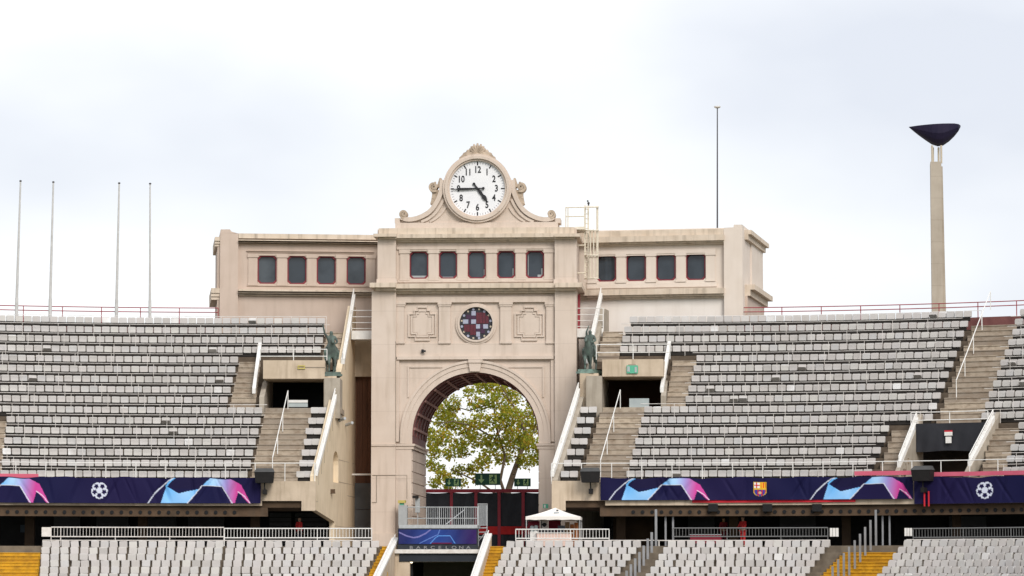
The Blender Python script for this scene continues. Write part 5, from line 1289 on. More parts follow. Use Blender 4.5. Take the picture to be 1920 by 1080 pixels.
# things in the shade of the concourse
m = MB(); q = SR.s_at(1327, 3.0, ZF + 2.2); Y = SR.pt(q, 3.0, 0).y; zl = zat(962.5, Y); 
o = thing('ceiling_lamp', 'lit yellowish tube lamp under the cauldron stand', 'lamp', SR.pt(q, 3.0, zl))
SR.sweep(m, q - .32, q + .32, 2.95, 3.05, zl - .03, zl + .03); m.build('tube', M['lampglow'], o)
m = MB(); SR.sweep(m, q - .36, q + .36, 2.93, 3.1, zl + .032, zl + .09); m.build('housing', M['galv'], o)
m = MB(); SR.sweep(m, q - .02, q + .02, 3.0, 3.04, zl + .09, zl + .6); m.build('hanger', M['galv'], o)
for i, (x, y) in enumerate(((32, 959), (46, 959))):
    q = SL.s_at(x, 1.6, ZF + 2.2); Y = SL.pt(q, 1.6, 0).y; z = zat(y, Y); m = MB(); SL.sweep(m, q - .08, q + .08, 1.55, 1.65, z - .025, z + .025); tag(m.build('downlight', M['lampdim']), 'tiny pale downlight under the flagpole stand, ' + ('the outer of the pair' if i == 0 else 'the inner of the pair'), 'lamp', 'pair of downlights')
tag(plate(SL, 38, 984, 57, 998, 6.0, 'screen', 'screen_box'), 'dark blue screen in the shade at the far end', 'screen')
for i, (x0, x1) in enumerate(((1272, 1296), (1330, 1347), (1430, 1449))):
    pass
for x0, x1, lab in ((1328, 1346, 'black box on the beam above the lit lamp'), (1430, 1448, 'black box on the beam beside the round holes, middle'), (1523, 1541, 'black box on the beam nearest the yellow stairs')):
    tag(plate(SR, x0, 945, x1, 959, -.32, 'black', 'beam_box', None, .3), lab, 'box', 'black boxes on the beam')
for st, xs in ((SL, ((100, 150), (180, 240), (262, 330), (352, 420))), (SR, ((1290, 1340), (1462, 1530), (1780, 1850)))):
    for x0, x1 in xs:
        plate(st, x0, 968, x1, 1024, 12.4, 'grey_panel', 'shutter', grand[st], .1)
# ribbed shutters near the gate ends
for st, x0, x1 in ((SL, 553, 612), (SL, 505, 546), (SR, 1146, 1185)):
    for k in range(7):
        plate(st, x0, 962 + k * 8.6, x1, 969.4 + k * 8.6, 9.5, 'grey_panel', 'shutter_slat', grand[st], .06)
plate(SR, 1150, 969, 1225, 1028, 8.0, 'soffit', 'partition', grand[SR], .1)

# ================================================================ tunnel with the sloping walls, platform over it
YTU = 172.3
TU = Fr(at(820, 1040, YTU).x, YTU, R(2.5))
tun = thing('players_tunnel', 'dark tunnel mouth with sloping white walls in front of the gate', 'tunnel', TU.P(0, 0, 0), -TU.a)
def tz(y, w=0): return TU.uz(820, y, w)[1]
def tu(x, w=0): return TU.uz(x, 1040, w)[0]
m = MB(); m.box(TU, tu(730), tu(902), 0.0, 9.5, tz(1037.5), tz(1030)); m.build('roof_slab', M['rail'], tun)
m = MB(); m.box(TU, tu(748), tu(894), 0.15, .5, tz(1053), tz(1037.6)); m.build('lintel', M['panel'], tun)
m = MB(); m.box(TU, tu(768), tu(893), 0.3, .36, tz(1053.6), tz(1052.4) - .004); m.build('lintel_edge', M['rail'], tun)
for x0, x1, mt in ((731, 768, 'concrete'), (893, 905, 'concrete')):
    m = MB(); m.box(TU, tu(x0), tu(x1), 0.2, 9, 0, tz(1037.5) - .003); m.build('side_wall', M[mt], tun)
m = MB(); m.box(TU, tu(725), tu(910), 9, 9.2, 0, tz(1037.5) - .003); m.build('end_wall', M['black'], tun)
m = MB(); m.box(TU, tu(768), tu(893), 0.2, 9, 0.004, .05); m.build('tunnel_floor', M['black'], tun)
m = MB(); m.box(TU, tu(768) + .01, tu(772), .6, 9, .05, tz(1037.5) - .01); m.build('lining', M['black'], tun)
m = MB(); m.ball(TU.P(tu(770.5), .4, tz(1053.5)), .07, .05, .08); m.build('bulb', M['lampdim'], tun)
for pa, pb_, lab in (((741, 1008), (696, 1100), 0), ((916, 1000), (882, 1100), 1)):
    wa, wb = 1.2, -6.5
    P0 = TU.P(TU.uz(*pa, wa)[0], wa, TU.uz(*pa, wa)[1]); P1 = TU.P(TU.uz(*pb_, wb)[0], wb, TU.uz(*pb_, wb)[1])
    m = MB(); X = Vector((.16, 0, 0)); Zs = Vector((0, 0, 1))
    m.hexa([Vector((P0.x, P0.y, 0)) - X, Vector((P1.x, P1.y, 0)) - X, Vector((P1.x, P1.y, 0)) + X, Vector((P0.x, P0.y, 0)) + X, P0 - X - Zs * .12, P1 - X - Zs * .12, P1 + X - Zs * .12, P0 + X - Zs * .12]); m.build('sloping_wall', M['concrete'], tun)
    m = MB(); m.hexa([P0 - X * 1.15 - Zs * .118, P1 - X * 1.15 - Zs * .118, P1 + X * 1.15 - Zs * .118, P0 + X * 1.15 - Zs * .118, P0 - X * 1.1, P1 - X * 1.1, P1 + X * 1.1, P0 + X * 1.1]); m.build('coping', M['white'], tun)
    bar('handrail', P0 + Zs * .14, P1 + Zs * .14, .06, 'white', tun)
# platform
pf = thing('camera_platform', 'scaffold platform with galvanised railings above the tunnel', 'platform', TU.P(tu(820), 1.5, tz(1030)), -TU.a)
def tp(x, y, w): u, z = TU.uz(x, y, w); return TU.P(u, w, z)
m = MB(); m.pb(TU, 748, 984, 895, 990.5, .6, 3.6); m.build('deck', M['galv'], pf)
for x in (750, 786, 820, 856, 893):
    for w in (.75, 3.4): bar('leg', tp(x, 1030, w), tp(x, 989, w), .07, 'galv', pf)
for w in (.7, 3.5):
    for y in (951, 972): bar('guard_rail', tp(763 if w < 1 else 800, y, w), tp(895, y, w), .05, 'galv', pf)
    n = 24
    for i in range(n + 1):
        x = 800 + (895 - 800) * i / n
        if w < 1 and i % 2: continue
        bar('baluster', tp(x, 951, w), tp(x, 985, w), .03 if i % 6 else .06, 'galv', pf)
for i in range(11):
    w = .7 + 2.8 * i / 10; bar('side_baluster', tp(896, 945, w) + Vector((.05 * i, 0, 0)), tp(896, 985, w) + Vector((.05 * i, 0, 0)), .03, 'galv', pf)
for y in (945, 985): bar('side_rail', tp(896, y, .7), tp(896, y, 3.5) + Vector((.5, 0, 0)), .05, 'galv', pf)
bar('brace', tp(836, 983, 2.6), tp(872, 955, 2.6), .05, 'galv', pf); bar('brace', tp(897, 1015, 2), tp(913, 995, 2), .05, 'galv', pf)
for x in (897, 913):
    bar('stair_upright', tp(x, 1030, 2.4), tp(x, 948, 2.4), .05, 'galv', pf)
for y in (990, 998, 1007): bar('stair_tread', tp(897, y, 2.2), tp(914, y, 2.2), .06, 'galv', pf)
# blue panel on the platform front
m = MB(); m.pb(TU, 746, 990.7, 896, 1026, .42, .5); o = m.build('panel_board', M['panel']); tag(o, 'black board behind the glossy blue panel of the platform', 'board')
nc, nr = 150, 36; vs = []; col = []
for i in range(nc + 1):
    for j in range(nr + 1):
        x, y = 747.5 + 146 * i / nc, 993 + 27 * j / nr; u, z = TU.uz(x, y, .38); vs.append(TU.P(u, .38 + .012 * math.sin(i * .21 + j * .1), z))
        v = (y - 993) / 27.0; xx = x - 747; c = mixc((0.014, 0.014, 0.085), (0.02, 0.05, 0.24), math.exp(-((xx - 70) / 45) ** 2))
        c = mixc(c, (0.04, 0.012, 0.10), max(0, (xx - 105) / 50))
        if near_line(xx, v, [(2, .2), (14, .42), (28, .56), (38, .5), (52, .25), (60, 0)], 1.3, 27): c = mixc(c, (.28, .25, .55), .6)
        elif near_line(xx, v, [(60, .95), (70, .55), (76, .42), (97, .42), (106, .95)], .7, 27): c = (.10, .28, .68)
        elif near_line(xx, v, [(40, .95), (58, .62), (74, .35), (78, 0)], .6, 27): c = mixc(c, (.2, .35, .8), .6)
        elif v > .9 and 62 < xx < 100: c = (0.10, 0.01, 0.05)
        col.append(c)
m = MB(); w = nr + 1; m.add(vs, [(i * w + j, i * w + j + 1, (i + 1) * w + j + 1, (i + 1) * w + j) for i in range(nc) for j in range(nr)]); m.c = col
tag(m.build('platform_banner', printed('glossy_print', .3), smooth=True), 'glossy blue banner with thin bright lines on the platform front', 'banner')
o = thing('city_lettering', 'dark strip with spaced white capitals under the platform banner', 'lettering', TU.P(tu(820), .3, tz(1031)), -TU.a)
m = MB(); m.pb(TU, 746, 1021.5, 896, 1030.2, .31, .36); m.build('strip', M['panel'], o)
for i, ch in enumerate('BARCELONA'):
    me = text_mesh(ch, .27, M['dimletter'], .008, .004); u, z = TU.uz(771 + i * 13.4, 1026.8, .30); inst('letter', me, face_mat(TU, u, .30, z, 1.25, .8), o)

# ================================================================ in and behind the arch
FN = Fr(G.P(up(900), DEPTH + 1.4, 0).x, G.P(up(900), DEPTH + 1.4, 0).y, R(3.5))
fen = thing('screen_fence', 'red framed fence with black panels closing the arch', 'fence', FN.P(0, 0, ZF), -FN.a)
def fz(y, w=0): return FN.uz(900, y, w)[1]
def fu(x, w=0): return FN.uz(x, 950, w)[0]
xs = [790, 846.5, 892.5, 936, 981, 1030]
for x in xs: m = MB(); m.box(FN, fu(x) - .09, fu(x) + .09, -.1, -.04, ZF, fz(918)); m.build('post', M['red'], fen)
m = MB(); m.box(FN, fu(788), fu(1034), -.12, .14, fz(923.5), fz(917)); m.build('top_rail', M['red'], fen)
m = MB(); m.box(FN, fu(893), fu(1034), -.09, -.052, fz(1002), fz(987)); m.build('red_band', M['redcloth'], fen)
for a, b in zip(xs, xs[1:]):
    m = MB(); nn = 10; vs = []
    for i in range(nn + 1):
        for j in range(7):
            u = fu(a) + .03 + (fu(b) - fu(a) - .06) * i / nn; z = fz(923) + (ZF + .15 - fz(923)) * j / 6; vs.append(FN.P(u, .02 + .05 * math.sin(i * .9 + j * .8 + a), z - .06 * math.sin(math.pi * i / nn) * (1 if j == 0 else 0)))
    m.add(vs, [(i * 7 + j, i * 7 + j + 1, (i + 1) * 7 + j + 1, (i + 1) * 7 + j) for i in range(nn) for j in range(6)]); m.build('panel', M['panel'], fen, smooth=True)
def exit_board(x0, y0, x1, y1, label):
    w = -.35; o = thing('exit_sign', label, 'exit sign', FN.P(fu((x0 + x1) / 2, w), w, fz(y1, w)), -FN.a, 'green exit boards above the fence')
    m = MB(); m.pb(FN, x0, y0, x1, y1, w, w + .08); m.build('board', M['green'], o)
    def q(fx, fy): return FN.uz(x0 + (x1 - x0) * fx, y0 + (y1 - y0) * fy, w)
    m = MB(); m.prism(FN, [q(.21, .14), q(.28, .14), q(.28, .52), q(.37, .52), q(.245, .84), q(.12, .52), q(.21, .52)], w - .012, w - .002); m.build('arrow', M['lime'], o)
    m = MB(); m.prism(FN, [q(.56, .12), q(.86, .12), q(.86, .88), q(.56, .88)], w - .012, w - .002); m.build('door_symbol', M['lime'], o)
    # running figure cut out of the door sign
    m = MB(); m.prism(FN, [q(.66, .3), q(.78, .3), q(.8, .46), q(.74, .48), q(.73, .58), q(.8, .78), q(.75, .78), q(.69, .62), q(.62, .76), q(.59, .7), q(.66, .56), q(.67, .42), q(.61, .5), q(.59, .46)], w - .02, w - .013); m.build('running_figure', M['green'], o)
    m = MB(); m.prism(FN, [(q(.74, .2)[0] + .06 * math.cos(i * math.pi / 4), q(.74, .22)[1] + .06 * math.sin(i * math.pi / 4)) for i in range(8)], w - .02, w - .013); m.build('figure_head', M['green'], o)
    for fx in (.2, .8):
        u, z = q(fx, 1.0); bar('leg', FN.P(u, w + .04, fz(918.5)), FN.P(u, w + .04, z), .04, 'galv', o)
exit_board(835, 897, 864, 912, 'small green exit board nearest the grooved jamb of the arch')
exit_board(891, 887.5, 938, 909.5, 'large green exit board in the middle of the arch')
exit_board(964, 897, 995, 912, 'small green exit board in front of the leaning tree trunk')
# small things at the foot of the arch
o = thing('control_cabinet', 'grey cabinet with yellow top beside the arch jamb', 'cabinet', G.P(up(755), -1.0, ZF), -G.a)
m = MB(); m.pb(G, 747, 947, 763, 985, -1.3, -.8); m.build('body', M['bin'], o); m = MB(); m.pb(G, 746, 938, 760, 943, -1.3, -.8); m.build('top_sign', M['yell2'], o); m = MB(); m.pb(G, 749, 943, 757, 947, -1.2, -.9); m.build('neck', M['mint'], o)
u0 = G.uz(755, 985, -1.05); m = MB(); m.box(G, u0[0] - .15, u0[0] + .15, -1.2, -.9, ZF, u0[1] + .01); m.build('stand_foot', M['galv'], o)
o = thing('floodlight_post', 'grey post with dark lamp head beside the grooved jamb', 'lamp', G.P(up(783), -1.2, ZF), -G.a)
m = MB(); u = G.uz(783, 960, -1.2); m.box(G, u[0] - .13, u[0] + .13, -1.25, -1.1, G.uz(783, 961, -1.2)[1], G.uz(783, 934, -1.2)[1]); m.build('box', M['bin'], o)
bar('post', G.P(u[0], -1.1, ZF), G.P(u[0], -1.1, G.uz(783, 934, -1.2)[1]), .07, 'galv', o); m = MB(); m.pb(G, 773, 929, 784, 934, -1.5, -1.1); m.build('lamp_head', M['speaker'], o)
o = thing('exit_sign', 'small green sign on the pier behind the white tent', 'exit sign', G.P(up(1022), -.6, zp(950)), -G.a)
m = MB(); m.pb(G, 1018, 945, 1028, 953, -.56, -.48); m.build('board', M['mint'], o); m = MB(); m.pb(G, 1020, 946.5, 1023, 952, -.572, -.562); m.build('symbol', M['white'], o)

# ================================================================ tree behind the arch
YR = 222.0
rt = random.Random(5)
tree = thing('plane_tree', 'plane tree with yellow-green leaves seen through the arch', 'tree', Vector((at(952, 1000, YR).x, YR, ZF)))
tm = MB()
def limb(pts, r0, r1):
    n = len(pts) - 1
    for i in range(n): tm.tube(pts[i], pts[i + 1], r0 + (r1 - r0) * i / n, r0 + (r1 - r0) * (i + 1) / n, 8)
def T3(x, y, dy=0): return at(x, y, YR + dy)
base = Vector((at(948, 1000, YR).x, YR, ZF))
limb([base, T3(950, 930), T3(962, 890), T3(976, 850, .3), T3(985, 810, .5)], .27, .11)
limb([T3(949, 935), T3(938, 900, -.3), T3(947, 855, -.5), T3(930, 800, -.6), T3(925, 755, -.6)], .12, .04)
limb([T3(949, 940), T3(900, 905, .4), T3(868, 890, .8), T3(845, 880, 1)], .08, .03)
limb([T3(976, 850, .3), T3(1000, 810, 1), T3(1012, 770, 1.5)], .12, .04)
limb([T3(940, 830, -.5), T3(890, 800, -1), T3(850, 790, -1.5), T3(820, 795, -1.5)], .07, .02)
limb([T3(985, 810, .5), T3(965, 765, 0), T3(940, 725, -.5)], .12, .03); limb([T3(925, 755, -.6), T3(880, 770, 0), T3(845, 760, .5)], .06, .02)
tm.build('trunk', M['bark'], tree)
cl = [(905, 722, 26), (935, 728, 24), (960, 745, 22), (925, 752, 24), (895, 758, 22), (960, 780, 28), (990, 790, 30), (1005, 760, 20), (935, 790, 24), (900, 790, 24), (870, 800, 26), (838, 790, 26), (820, 770, 22), (848, 757, 20),
      (830, 820, 24), (860, 835, 22), (895, 825, 24), (930, 830, 26), (965, 830, 30), (1000, 835, 26), (985, 865, 22), (945, 858, 22), (905, 868, 20), (870, 850, 14), (815, 850, 18), (842, 852, 16), (832, 893, 18), (858, 882, 16), (885, 880, 16),
      (815, 905, 15), (850, 905, 12), (1010, 860, 18), (822, 880, 16), (808, 870, 14), (840, 910, 13), (868, 905, 12), (895, 900, 12), (812, 830, 18), (985, 820, 20), (950, 770, 18), (880, 815, 14), (1030, 800, 26), (800, 810, 20), (790, 770, 20), (975, 725, 16), (1025, 840, 22), (880, 735, 14), (955, 808, 20), (915, 850, 16), (845, 775, 16)]
lv = MB()
for x, y, r in cl:
    dy = rt.uniform(-2.2, 2.2); r *= .86; n = int(r * r * .72)
    for _ in range(n):
        while True:
            a, b, c = (rt.uniform(-1, 1) for _ in range(3))
            if a * a + b * b + c * c < 1: break
        if rt.random() < .22: a *= 1.5; b *= 1.5
        p = at(x + a * r, y + b * r * .8, YR + dy + c * r * .035); s_ = rt.uniform(.065, .135)
        n_ = Vector((rt.gauss(0, .7), rt.gauss(-.3, .7), rt.gauss(.6, .6))).normalized(); t_ = n_.orthogonal().normalized(); t_.rotate(Matrix.Rotation(rt.uniform(0, 6.28), 3, n_)); b2 = n_.cross(t_)
        lv.add([p - t_ * s_, p - b2 * s_ * .8 + n_ * .02, p + t_ * s_ * 1.1 - n_ * .03, p + b2 * s_ * .8 + n_ * .02], [(0, 1, 2, 3)])
cr_ = lv.build('crown', M['leaf'], tree)

# ================================================================ tent beside the gate
YK = 176.5
KF = Fr(at(1037, 1000, YK).x, YK, R(3))
tent = thing('canopy_tent', 'white pitched canopy tent beside the gate', 'tent', KF.P(0, 0, ZF), -KF.a)
def kp(x, y, w=0): u, z = KF.uz(x, y, w); return KF.P(u, w, z)
def ku(x, w=0): return KF.uz(x, 1000, w)[0]
def kz(y, w=0): return KF.uz(1037, y, w)[1]
u0, u1 = ku(985.5), ku(1088.5); d0, d1 = 0.0, 2.9; ze, zv, za = kz(968.5), kz(974.5), kz(951)
ap = KF.P((u0 + u1) / 2 + .06, (d0 + d1) / 2, za)
c4 = [(u0, d0), (u1, d0), (u1, d1), (u0, d1)]
nm = ('front', 'side', 'back', 'side')
for i in range(4):
    a, b = c4[i], c4[(i + 1) % 4]; m = MB(); n = 8; P0, P1 = KF.P(a[0], a[1], ze), KF.P(b[0], b[1], ze); vs = []
    for k in range(n + 1):
        t = k / n; l = P0.lerp(ap, t); r = P1.lerp(ap, t); sag = Vector((0, 0, -.10 * math.sin(math.pi * t)))
        vs += [l + sag * .4, l.lerp(r, .5) + sag, r + sag * .4]
    m.add(vs, [(k * 3 + j, k * 3 + j + 1, k * 3 + j + 4, k * 3 + j + 3) for k in range(n) for j in range(2)]); m.build('roof_panel', M['tent'], tent, smooth=True)
    m = MB(); vs = []
    for k in range(13):
        p = P0.lerp(P1, k / 12); q = p + Vector((0, 0, zv - ze + .015 * math.sin(k * 2.1))); vs += [p, q]
    m.add(vs, [(2 * k, 2 * k + 1, 2 * k + 3, 2 * k + 2) for k in range(12)]); m.build('valance', M['tent'], tent)
for a in c4: bar('pole', KF.P(a[0] + (.04 if a[0] < (u0 + u1) / 2 else -.04), a[1] + (.04 if a[1] < 1 else -.04), ZF), KF.P(a[0] + (.04 if a[0] < (u0 + u1) / 2 else -.04), a[1] + (.04 if a[1] < 1 else -.04), ze), .055, 'galv', tent)
bar('pole', KF.P(ku(1012), d1 * .6, ZF), KF.P(ku(1012), d1 * .6, ze), .07, 'dark', tent)
lg = MB(); sl = (ap - KF.P((u0 + u1) / 2, d0, ze)); c = KF.P((u0 + u1) / 2, d0, ze) + sl * .62
def roofmark(x0, x1, t0, t1, mt):
    m = MB(); b = KF.P(0, d0, ze) + Vector((0, 0, -.03)); off = Vector((0, -.05, .05))
    def q(x, t): 
        p = KF.P(ku(x), d0 + (d1 - d0) / 2 * t, ze + (za - ze) * t - .10 * math.sin(math.pi * t)); return p + Vector((0, -.012, .02))
    m.add([q(x0, t0), q(x1, t0), q(x1, t1), q(x0, t1)], [(0, 1, 2, 3)]); m.build('printed_mark', M[mt], tent)
roofmark(1037.5, 1048, .52, .68, 'bin'); roofmark(1039.5, 1043, .55, .63, 'ink'); roofmark(1041.5, 1045.5, .74, .84, 'ink')
# counter and the goods under the tent
o = thing('drinks_counter', 'counter with pale pink cloth under the white tent', 'counter', KF.P(ku(1037), .5, ZF), -KF.a)
m = MB(); m.box(KF, ku(1006), ku(1071), .45, 1.2, ZF + .02, kz(1000, .45)); m.build('cloth', M['pink'], o); m = MB(); m.box(KF, ku(1004), ku(1073), .4, 1.25, kz(1000, .45) + .002, kz(998.5, .45)); m.build('top', M['tent'], o)
o = thing('tent_backdrop', 'dark red back panel hanging inside the white tent', 'panel', KF.P(ku(1040), 2.5, ZF), -KF.a)
m = MB(); m.box(KF, ku(1029, 2.5), ku(1051, 2.5), 2.5, 2.55, kz(1000, 2.5), kz(976, 2.5)); m.build('cloth', M['darkred'], o); m = MB(); m.box(KF, ku(990, 2.5), ku(1012, 2.5), 2.5, 2.55, kz(1000, 2.5), kz(977, 2.5)); m.build('dark_cloth', M['darkred'], o)
for x in (1029, 1051): bar('pole', KF.P(ku(x, 2.5), 2.55, ZF), KF.P(ku(x, 2.5), 2.55, ze), .04, 'galv', o)
o = thing('poster_board', 'pale poster with a dark blot inside the tent', 'poster', KF.P(ku(1020), 2.2, ZF), -KF.a)
m = MB(); m.box(KF, ku(1014, 2.2), ku(1027, 2.2), 2.2, 2.25, kz(992, 2.2), kz(975.5, 2.2)); m.build('sheet', M['tent'], o)
m = MB(); m.prism(KF, [(ku(1020.5, 2.2) + .13 * math.cos(t * .7) * (1 + .25 * math.sin(t * 2)), kz(984, 2.2) + .11 * math.sin(t * .7)) for t in range(9)], 2.17, 2.195); m.build('blot', M['ink'], o)
bar('easel_leg', KF.P(ku(1020, 2.2), 2.25, ZF), KF.P(ku(1020, 2.2), 2.25, kz(992, 2.2)), .05, 'galv', o)
for i, (x0, x1, y0, mt, lab) in enumerate(((1008, 1022, 991.5, 'ink', 'black crate at the pole end of the tent counter'), (1023, 1040, 993, 'ink', 'low black crate in the middle of the tent counter'), (1045, 1058, 985, 'panel', 'tall dark urn box on the tent counter'))):
    m = MB(); m.box(KF, ku(x0), ku(x1), .6, 1.05, kz(998.5, .45) + .002, kz(y0)); ob = m.build('counter_crate', M[mt]); tag(ob, lab, 'crate', 'crates on the tent counter')
for i, (x, y0, lab) in enumerate(((996.5, 985, 'shorter white water bottle column beside the tent counter'), (1004, 984, 'white water dispenser next to the tent counter'))):
    z0 = ZF; o = thing('water_dispenser', lab, 'dispenser', KF.P(ku(x), .8, ZF), -KF.a); zt = kz(y0); m = MB(); m.box(KF, ku(x) - .11, ku(x) + .11, .7, .95, ZF, zt - .32); m.build('stand', M['white'], o)
    m = MB(); m.tube(KF.P(ku(x), .82, zt - .32), KF.P(ku(x), .82, zt - .04), .1, .11, 8); m.tube(KF.P(ku(x), .82, zt - .04), KF.P(ku(x), .82, zt), .1, .04, 8); m.build('bottle', M['clear'], o)
orange = pm('orange_board', (0.36, 0.12, 0.03), (0.25, 0.08, 0.03), 5.0, 0.7); tan = pm('cardboard', (0.3, 0.2, 0.11), (0.24, 0.15, 0.08), 5.0, 0.8)
for i, (x0, x1, y0, y1, mt, lab) in enumerate(((1060, 1068, 979, 1012, tan, 'tall cardboard box stack end under the tent'), (1069, 1076, 983, 1018, orange, 'orange box stack under the tent'), (1077, 1084, 980, 1020, orange, 'orange box stack beside the outer tent pole'))):
    z0 = ZF; zt = kz(y0, 2.0); n = 3; o = thing('box_stack', lab, 'boxes', KF.P(ku((x0 + x1) / 2, 2.0), 2.1, ZF), -KF.a, 'boxes under the tent')
    for k in range(n):
        m = MB(); j = random.uniform(-.03, .03); m.box(KF, ku(x0, 2.0) + j, ku(x1, 2.0) + j, 1.9, 2.3, ZF + (zt - ZF) * k / n + .004, ZF + (zt - ZF) * (k + 1) / n); m.build('box', mt, o)

# ================================================================ skinned figures
def skin_mesh(name, verts, edges, mat, sub=2):
    """verts: (x, y, z, radius); the first vertex is the root"""
    me = bpy.data.meshes.new(name); me.from_pydata([v[:3] for v in verts], edges, [])
    o = bpy.data.objects.new(name, me); COL.objects.link(o)
    md = o.modifiers.new('skin', 'SKIN'); md.use_smooth_shade = True
    for i, v in enumerate(verts):
        sv = me.skin_vertices[0].data[i]; r = v[3] if isinstance(v[3], tuple) else (v[3], v[3]); sv.radius = r; sv.use_root = (i == 0)
    ss = o.modifiers.new('sub', 'SUBSURF'); ss.levels = sub; ss.render_levels = sub
    bpy.context.view_layer.update()
    out = bpy.data.meshes.new_from_object(o.evaluated_get(bpy.context.evaluated_depsgraph_get()))
    bpy.data.objects.remove(o); bpy.data.meshes.remove(me); out.materials.clear(); out.materials.append(mat); return out
class Graph:
    def __init__(s): s.v = []; s.e = []
    def p(s, x, y, z, r, frm=None):
        s.v.append((x, y, z, r)); i = len(s.v) - 1
        if frm is not None: s.e.append((frm, i))
        return i
    def chain(s, frm, *pts):
        for q in pts: frm = s.p(*q, frm)
        return frm
def statue(st, label, arm, scale, turn):
    base, q = pier_top[st]; a = -st.side * st.ang(q, 7) + turn
    o = thing('bronze_statue', label, 'statue', base, a, 'bronze riders flanking the gate'); Mw = MATW[o]
    m = MB(); f = Fr(base.x, base.y, -a); m.box(f, -.52, .52, -1.0, 1.0, base.z + .004, base.z + .12); m.box(f, -.44, .44, -.92, .92, base.z + .12, base.z + .24); m.build('plinth', M['verdigris' if st is SR else 'bronze'], o)
    g = Graph(); mid = g.p(0, .1, 1.16, .30); ch = g.p(0, -.42, 1.24, .31, mid); ru = g.p(0, .55, 1.22, .29, mid)
    n1 = g.chain(ch, (0, -.62, 1.52, .19), (0, -.76, 1.80, .14), (0, -.84, 1.95, .115), (0, -.98, 1.83, .09), (0, -1.08, 1.66, .065))
    for s in (-1, 1):
        lift = (s < 0)
        g.chain(ch, (.17 * s, -.45, .92, .13), (.17 * s, -.62 if lift else -.50, .55, .075), (.17 * s, -.52 if lift else -.5, .3 if lift else .3, .05), (.17 * s, -.5, .06, .07))
        g.chain(ru, (.2 * s, .52, .95, .17), (.2 * s, .38, .72, .11), (.2 * s, .64, .46, .065), (.2 * s, .58, .25, .048), (.2 * s, .54, .06, .07))
        g.chain(n1 - 2, (.06 * s, -.80, 2.08, .028))
    g.chain(ru, (0, .82, 1.2, .09), (0, .92, .85, .08), (0, .88, .5, .03))
    sh = inst('horse', skin_mesh('horse', g.v, g.e, M['bronze']), Mw @ Matrix.Translation((0, 0, .22)) @ Matrix.Diagonal((scale * 1.05, .82, scale, 1)), o)
    g = Graph(); hip = g.p(0, .1, 1.50, .17); be = g.p(0, .08, 1.75, .15, hip); cs = g.p(0, .05, 2.0, .19, be); nk = g.chain(cs, (0, .03, 2.2, .075), (0, .0, 2.33, .115), (0, .0, 2.45, .09))
    for s in (-1, 1):
        g.chain(hip, (.24 * s, .02, 1.44, .12), (.36 * s, -.25, 1.22, .095), (.35 * s, -.18, .9, .065), (.35 * s, -.3, .78, .05))
        if s == arm[0]: g.chain(cs, (.22 * s, .04, 2.1, .085), *[(x * s, y, z, r) for x, y, z, r in arm[1]])
        else: g.chain(cs, (.22 * s, .04, 2.08, .085), (.34 * s, .0, 1.82, .065), (.2 * s, -.28, 1.70, .05), (.12 * s, -.36, 1.70, .035))
    inst('rider', skin_mesh('rider', g.v, g.e, M['bronze']), Mw @ Matrix.Translation((0, 0, .22)) @ Matrix.Diagonal((scale * 1.05, .82, scale, 1)), o)
statue(SL, 'dark green bronze rider with raised arm on the flagpole side pier', (-1, [(.36, -.02, 2.28, .06), (.42, -.08, 2.52, .05), (.46, -.1, 2.72, .045), (.5, -.1, 2.84, .02)]), .98, R(10))
statue(SR, 'paler green bronze rider on the pier nearest the cauldron tower', (-1, [(.2, -.1, 2.35, .05), (.1, -.15, 2.55, .04), (.02, -.16, 2.75, .018)]), .93, R(-14))

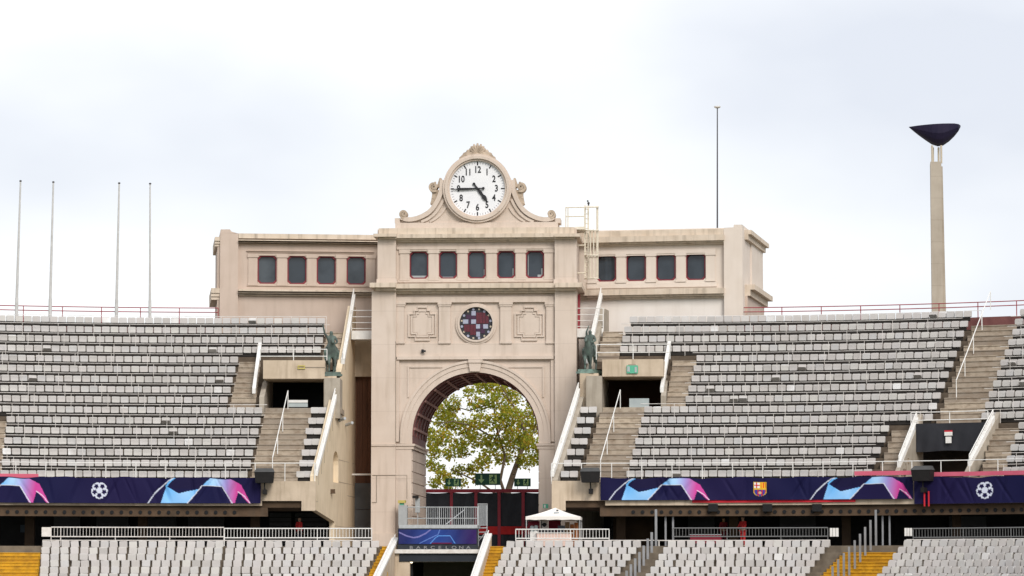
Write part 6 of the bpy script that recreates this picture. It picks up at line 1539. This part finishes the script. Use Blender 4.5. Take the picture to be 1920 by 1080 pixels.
# ================================================================ people in the concourse
def person(px, off, st, label, face, top, legs, arms, hgt=1.72):
    q = st.s_at(px, off, ZF + 1); p = st.pt(q, off, ZF + .012)
    o = thing('person', label, 'person', p, face, 'people in the concourse'); Mw = MATW[o] @ Matrix.Scale(hgt / 1.72, 4)
    g = Graph(); pel = g.p(0, 0, .95, (.15, .11)); wa = g.p(0, .0, 1.12, (.135, .10), pel); ch = g.p(0, .01, 1.33, (.165, .115), wa); nk = g.p(0, .01, 1.47, .058, ch); hd = g.chain(nk, (0, -.01, 1.55, .075), (0, -.015, 1.63, .092), (0, 0, 1.70, .055))
    g.chain(hd - 1, (0, -.105, 1.605, .018))                     # nose
    for s in (-1, 1): g.chain(hd - 1, (.085 * s, .01, 1.61, .016))  # ears
    gj = Graph(); jp = gj.p(0, 0, .93, (.165, .125)); jw = gj.p(0, 0, 1.12, (.155, .12), jp); jc = gj.p(0, .01, 1.33, (.185, .135), jw); gj.chain(jc, (0, .01, 1.44, .08))
    gt = Graph(); tp_ = gt.p(0, 0, .94, (.16, .12))
    for s in (-1, 1):
        E, H = arms[s]; sh = (.19 * s, .01, 1.38)
        w = g.chain(ch, (*sh, .058), (*E, .045), (*H, .03))
        d = (Vector(H) - Vector(E)).normalized(); palm = Vector(H) + d * .06; pi = g.p(*palm, (.036, .018), w)
        sd = Vector((-.3 * s, -.95, 0)).normalized()
        for k, (a, l) in enumerate(((-.03, .06), (-.01, .072), (.01, .066), (.03, .052))):
            b = palm + sd * a + d * .02; g.chain(pi, (*b, .0095), (*(b + d * l * .55), .0085), (*(b + d * l + sd * .004 + Vector((-.012 * s, 0, 0))), .007))
        th = Vector(H) + sd * .035 + d * .02; g.chain(w, (*th, .011), (*(th + d * .045 + sd * .02), .008))
        gj.chain(jc, (*sh, .078), (*E, .066), (*(Vector(E).lerp(Vector(H), .9)), .05))
        g.chain(pel, (.09 * s, 0, .86, .095), (.1 * s, -.01, .48, .062), (.1 * s, .03, .09, .042), (.105 * s, -.1, .035, .04), (.105 * s, -.17, .025, .026))
        gt.chain(tp_, (.09 * s, 0, .86, .11), (.1 * s, -.01, .48, .082), (.1 * s, .03, .1, .066))
    inst('body', skin_mesh('body', g.v, g.e, M['skin']), Mw, o)
    inst('jacket', skin_mesh('jacket', gj.v, gj.e, top), Mw, o); inst('trousers', skin_mesh('trousers', gt.v, gt.e, legs), Mw, o)
    m = MB(); m.ball((0, .012, 1.665), .098, .108, .085, 12, 8); hm = mesh_of(m, 'hair', M['hair']); inst('hair', hm, Mw, o)
    for s in (-1, 1):
        m = MB(); m.ball((.034 * s, -.092, 1.635), .012, .008, .008, 6, 4); inst('eye', mesh_of(m, 'eye', M['hair']), Mw, o)
    m = MB(); m.ball((0, -.09, 1.555), .026, .01, .006, 6, 4); inst('mouth', mesh_of(m, 'mouth', M['darkred']), Mw, o)
down = {-1: ((-.25, .03, 1.1), (-.24, -.05, .87)), 1: ((.25, .03, 1.1), (.24, -.05, .87))}
lean = {-1: ((-.26, -.06, 1.12), (-.2, -.3, 1.06)), 1: ((.26, -.06, 1.12), (.2, -.3, 1.06))}
person(561, 3.0, SL, 'person in a dark red jacket behind the white barrier by the gate', R(60), M['redcloth'], M['navy'], down, 1.7)
person(1393, 1.2, SR, 'person in a bright red jacket standing in the shade of the concourse', R(-50), M['redcloth'], M['redcloth'], lean, 1.68)
person(1357, 4.5, SR, 'person in a dark red shirt deeper in the shade', R(30), M['darkred'], M['darkred'], down, 1.68)
# table beside them in the shade
o = thing('shade_table', 'dim cloth covered table in the shade below the lamp', 'table', SR.pt(SR.s_at(1322, -4.5, ZF), -4.5, ZF))
plate(SR, 1294, 1003, 1352, 1019, -4.5, 'darkred', 'cloth_front', o, .6); plate(SR, 1293, 1001.8, 1353, 1002.9, -4.52, 'bin', 'table_top', o, .66)
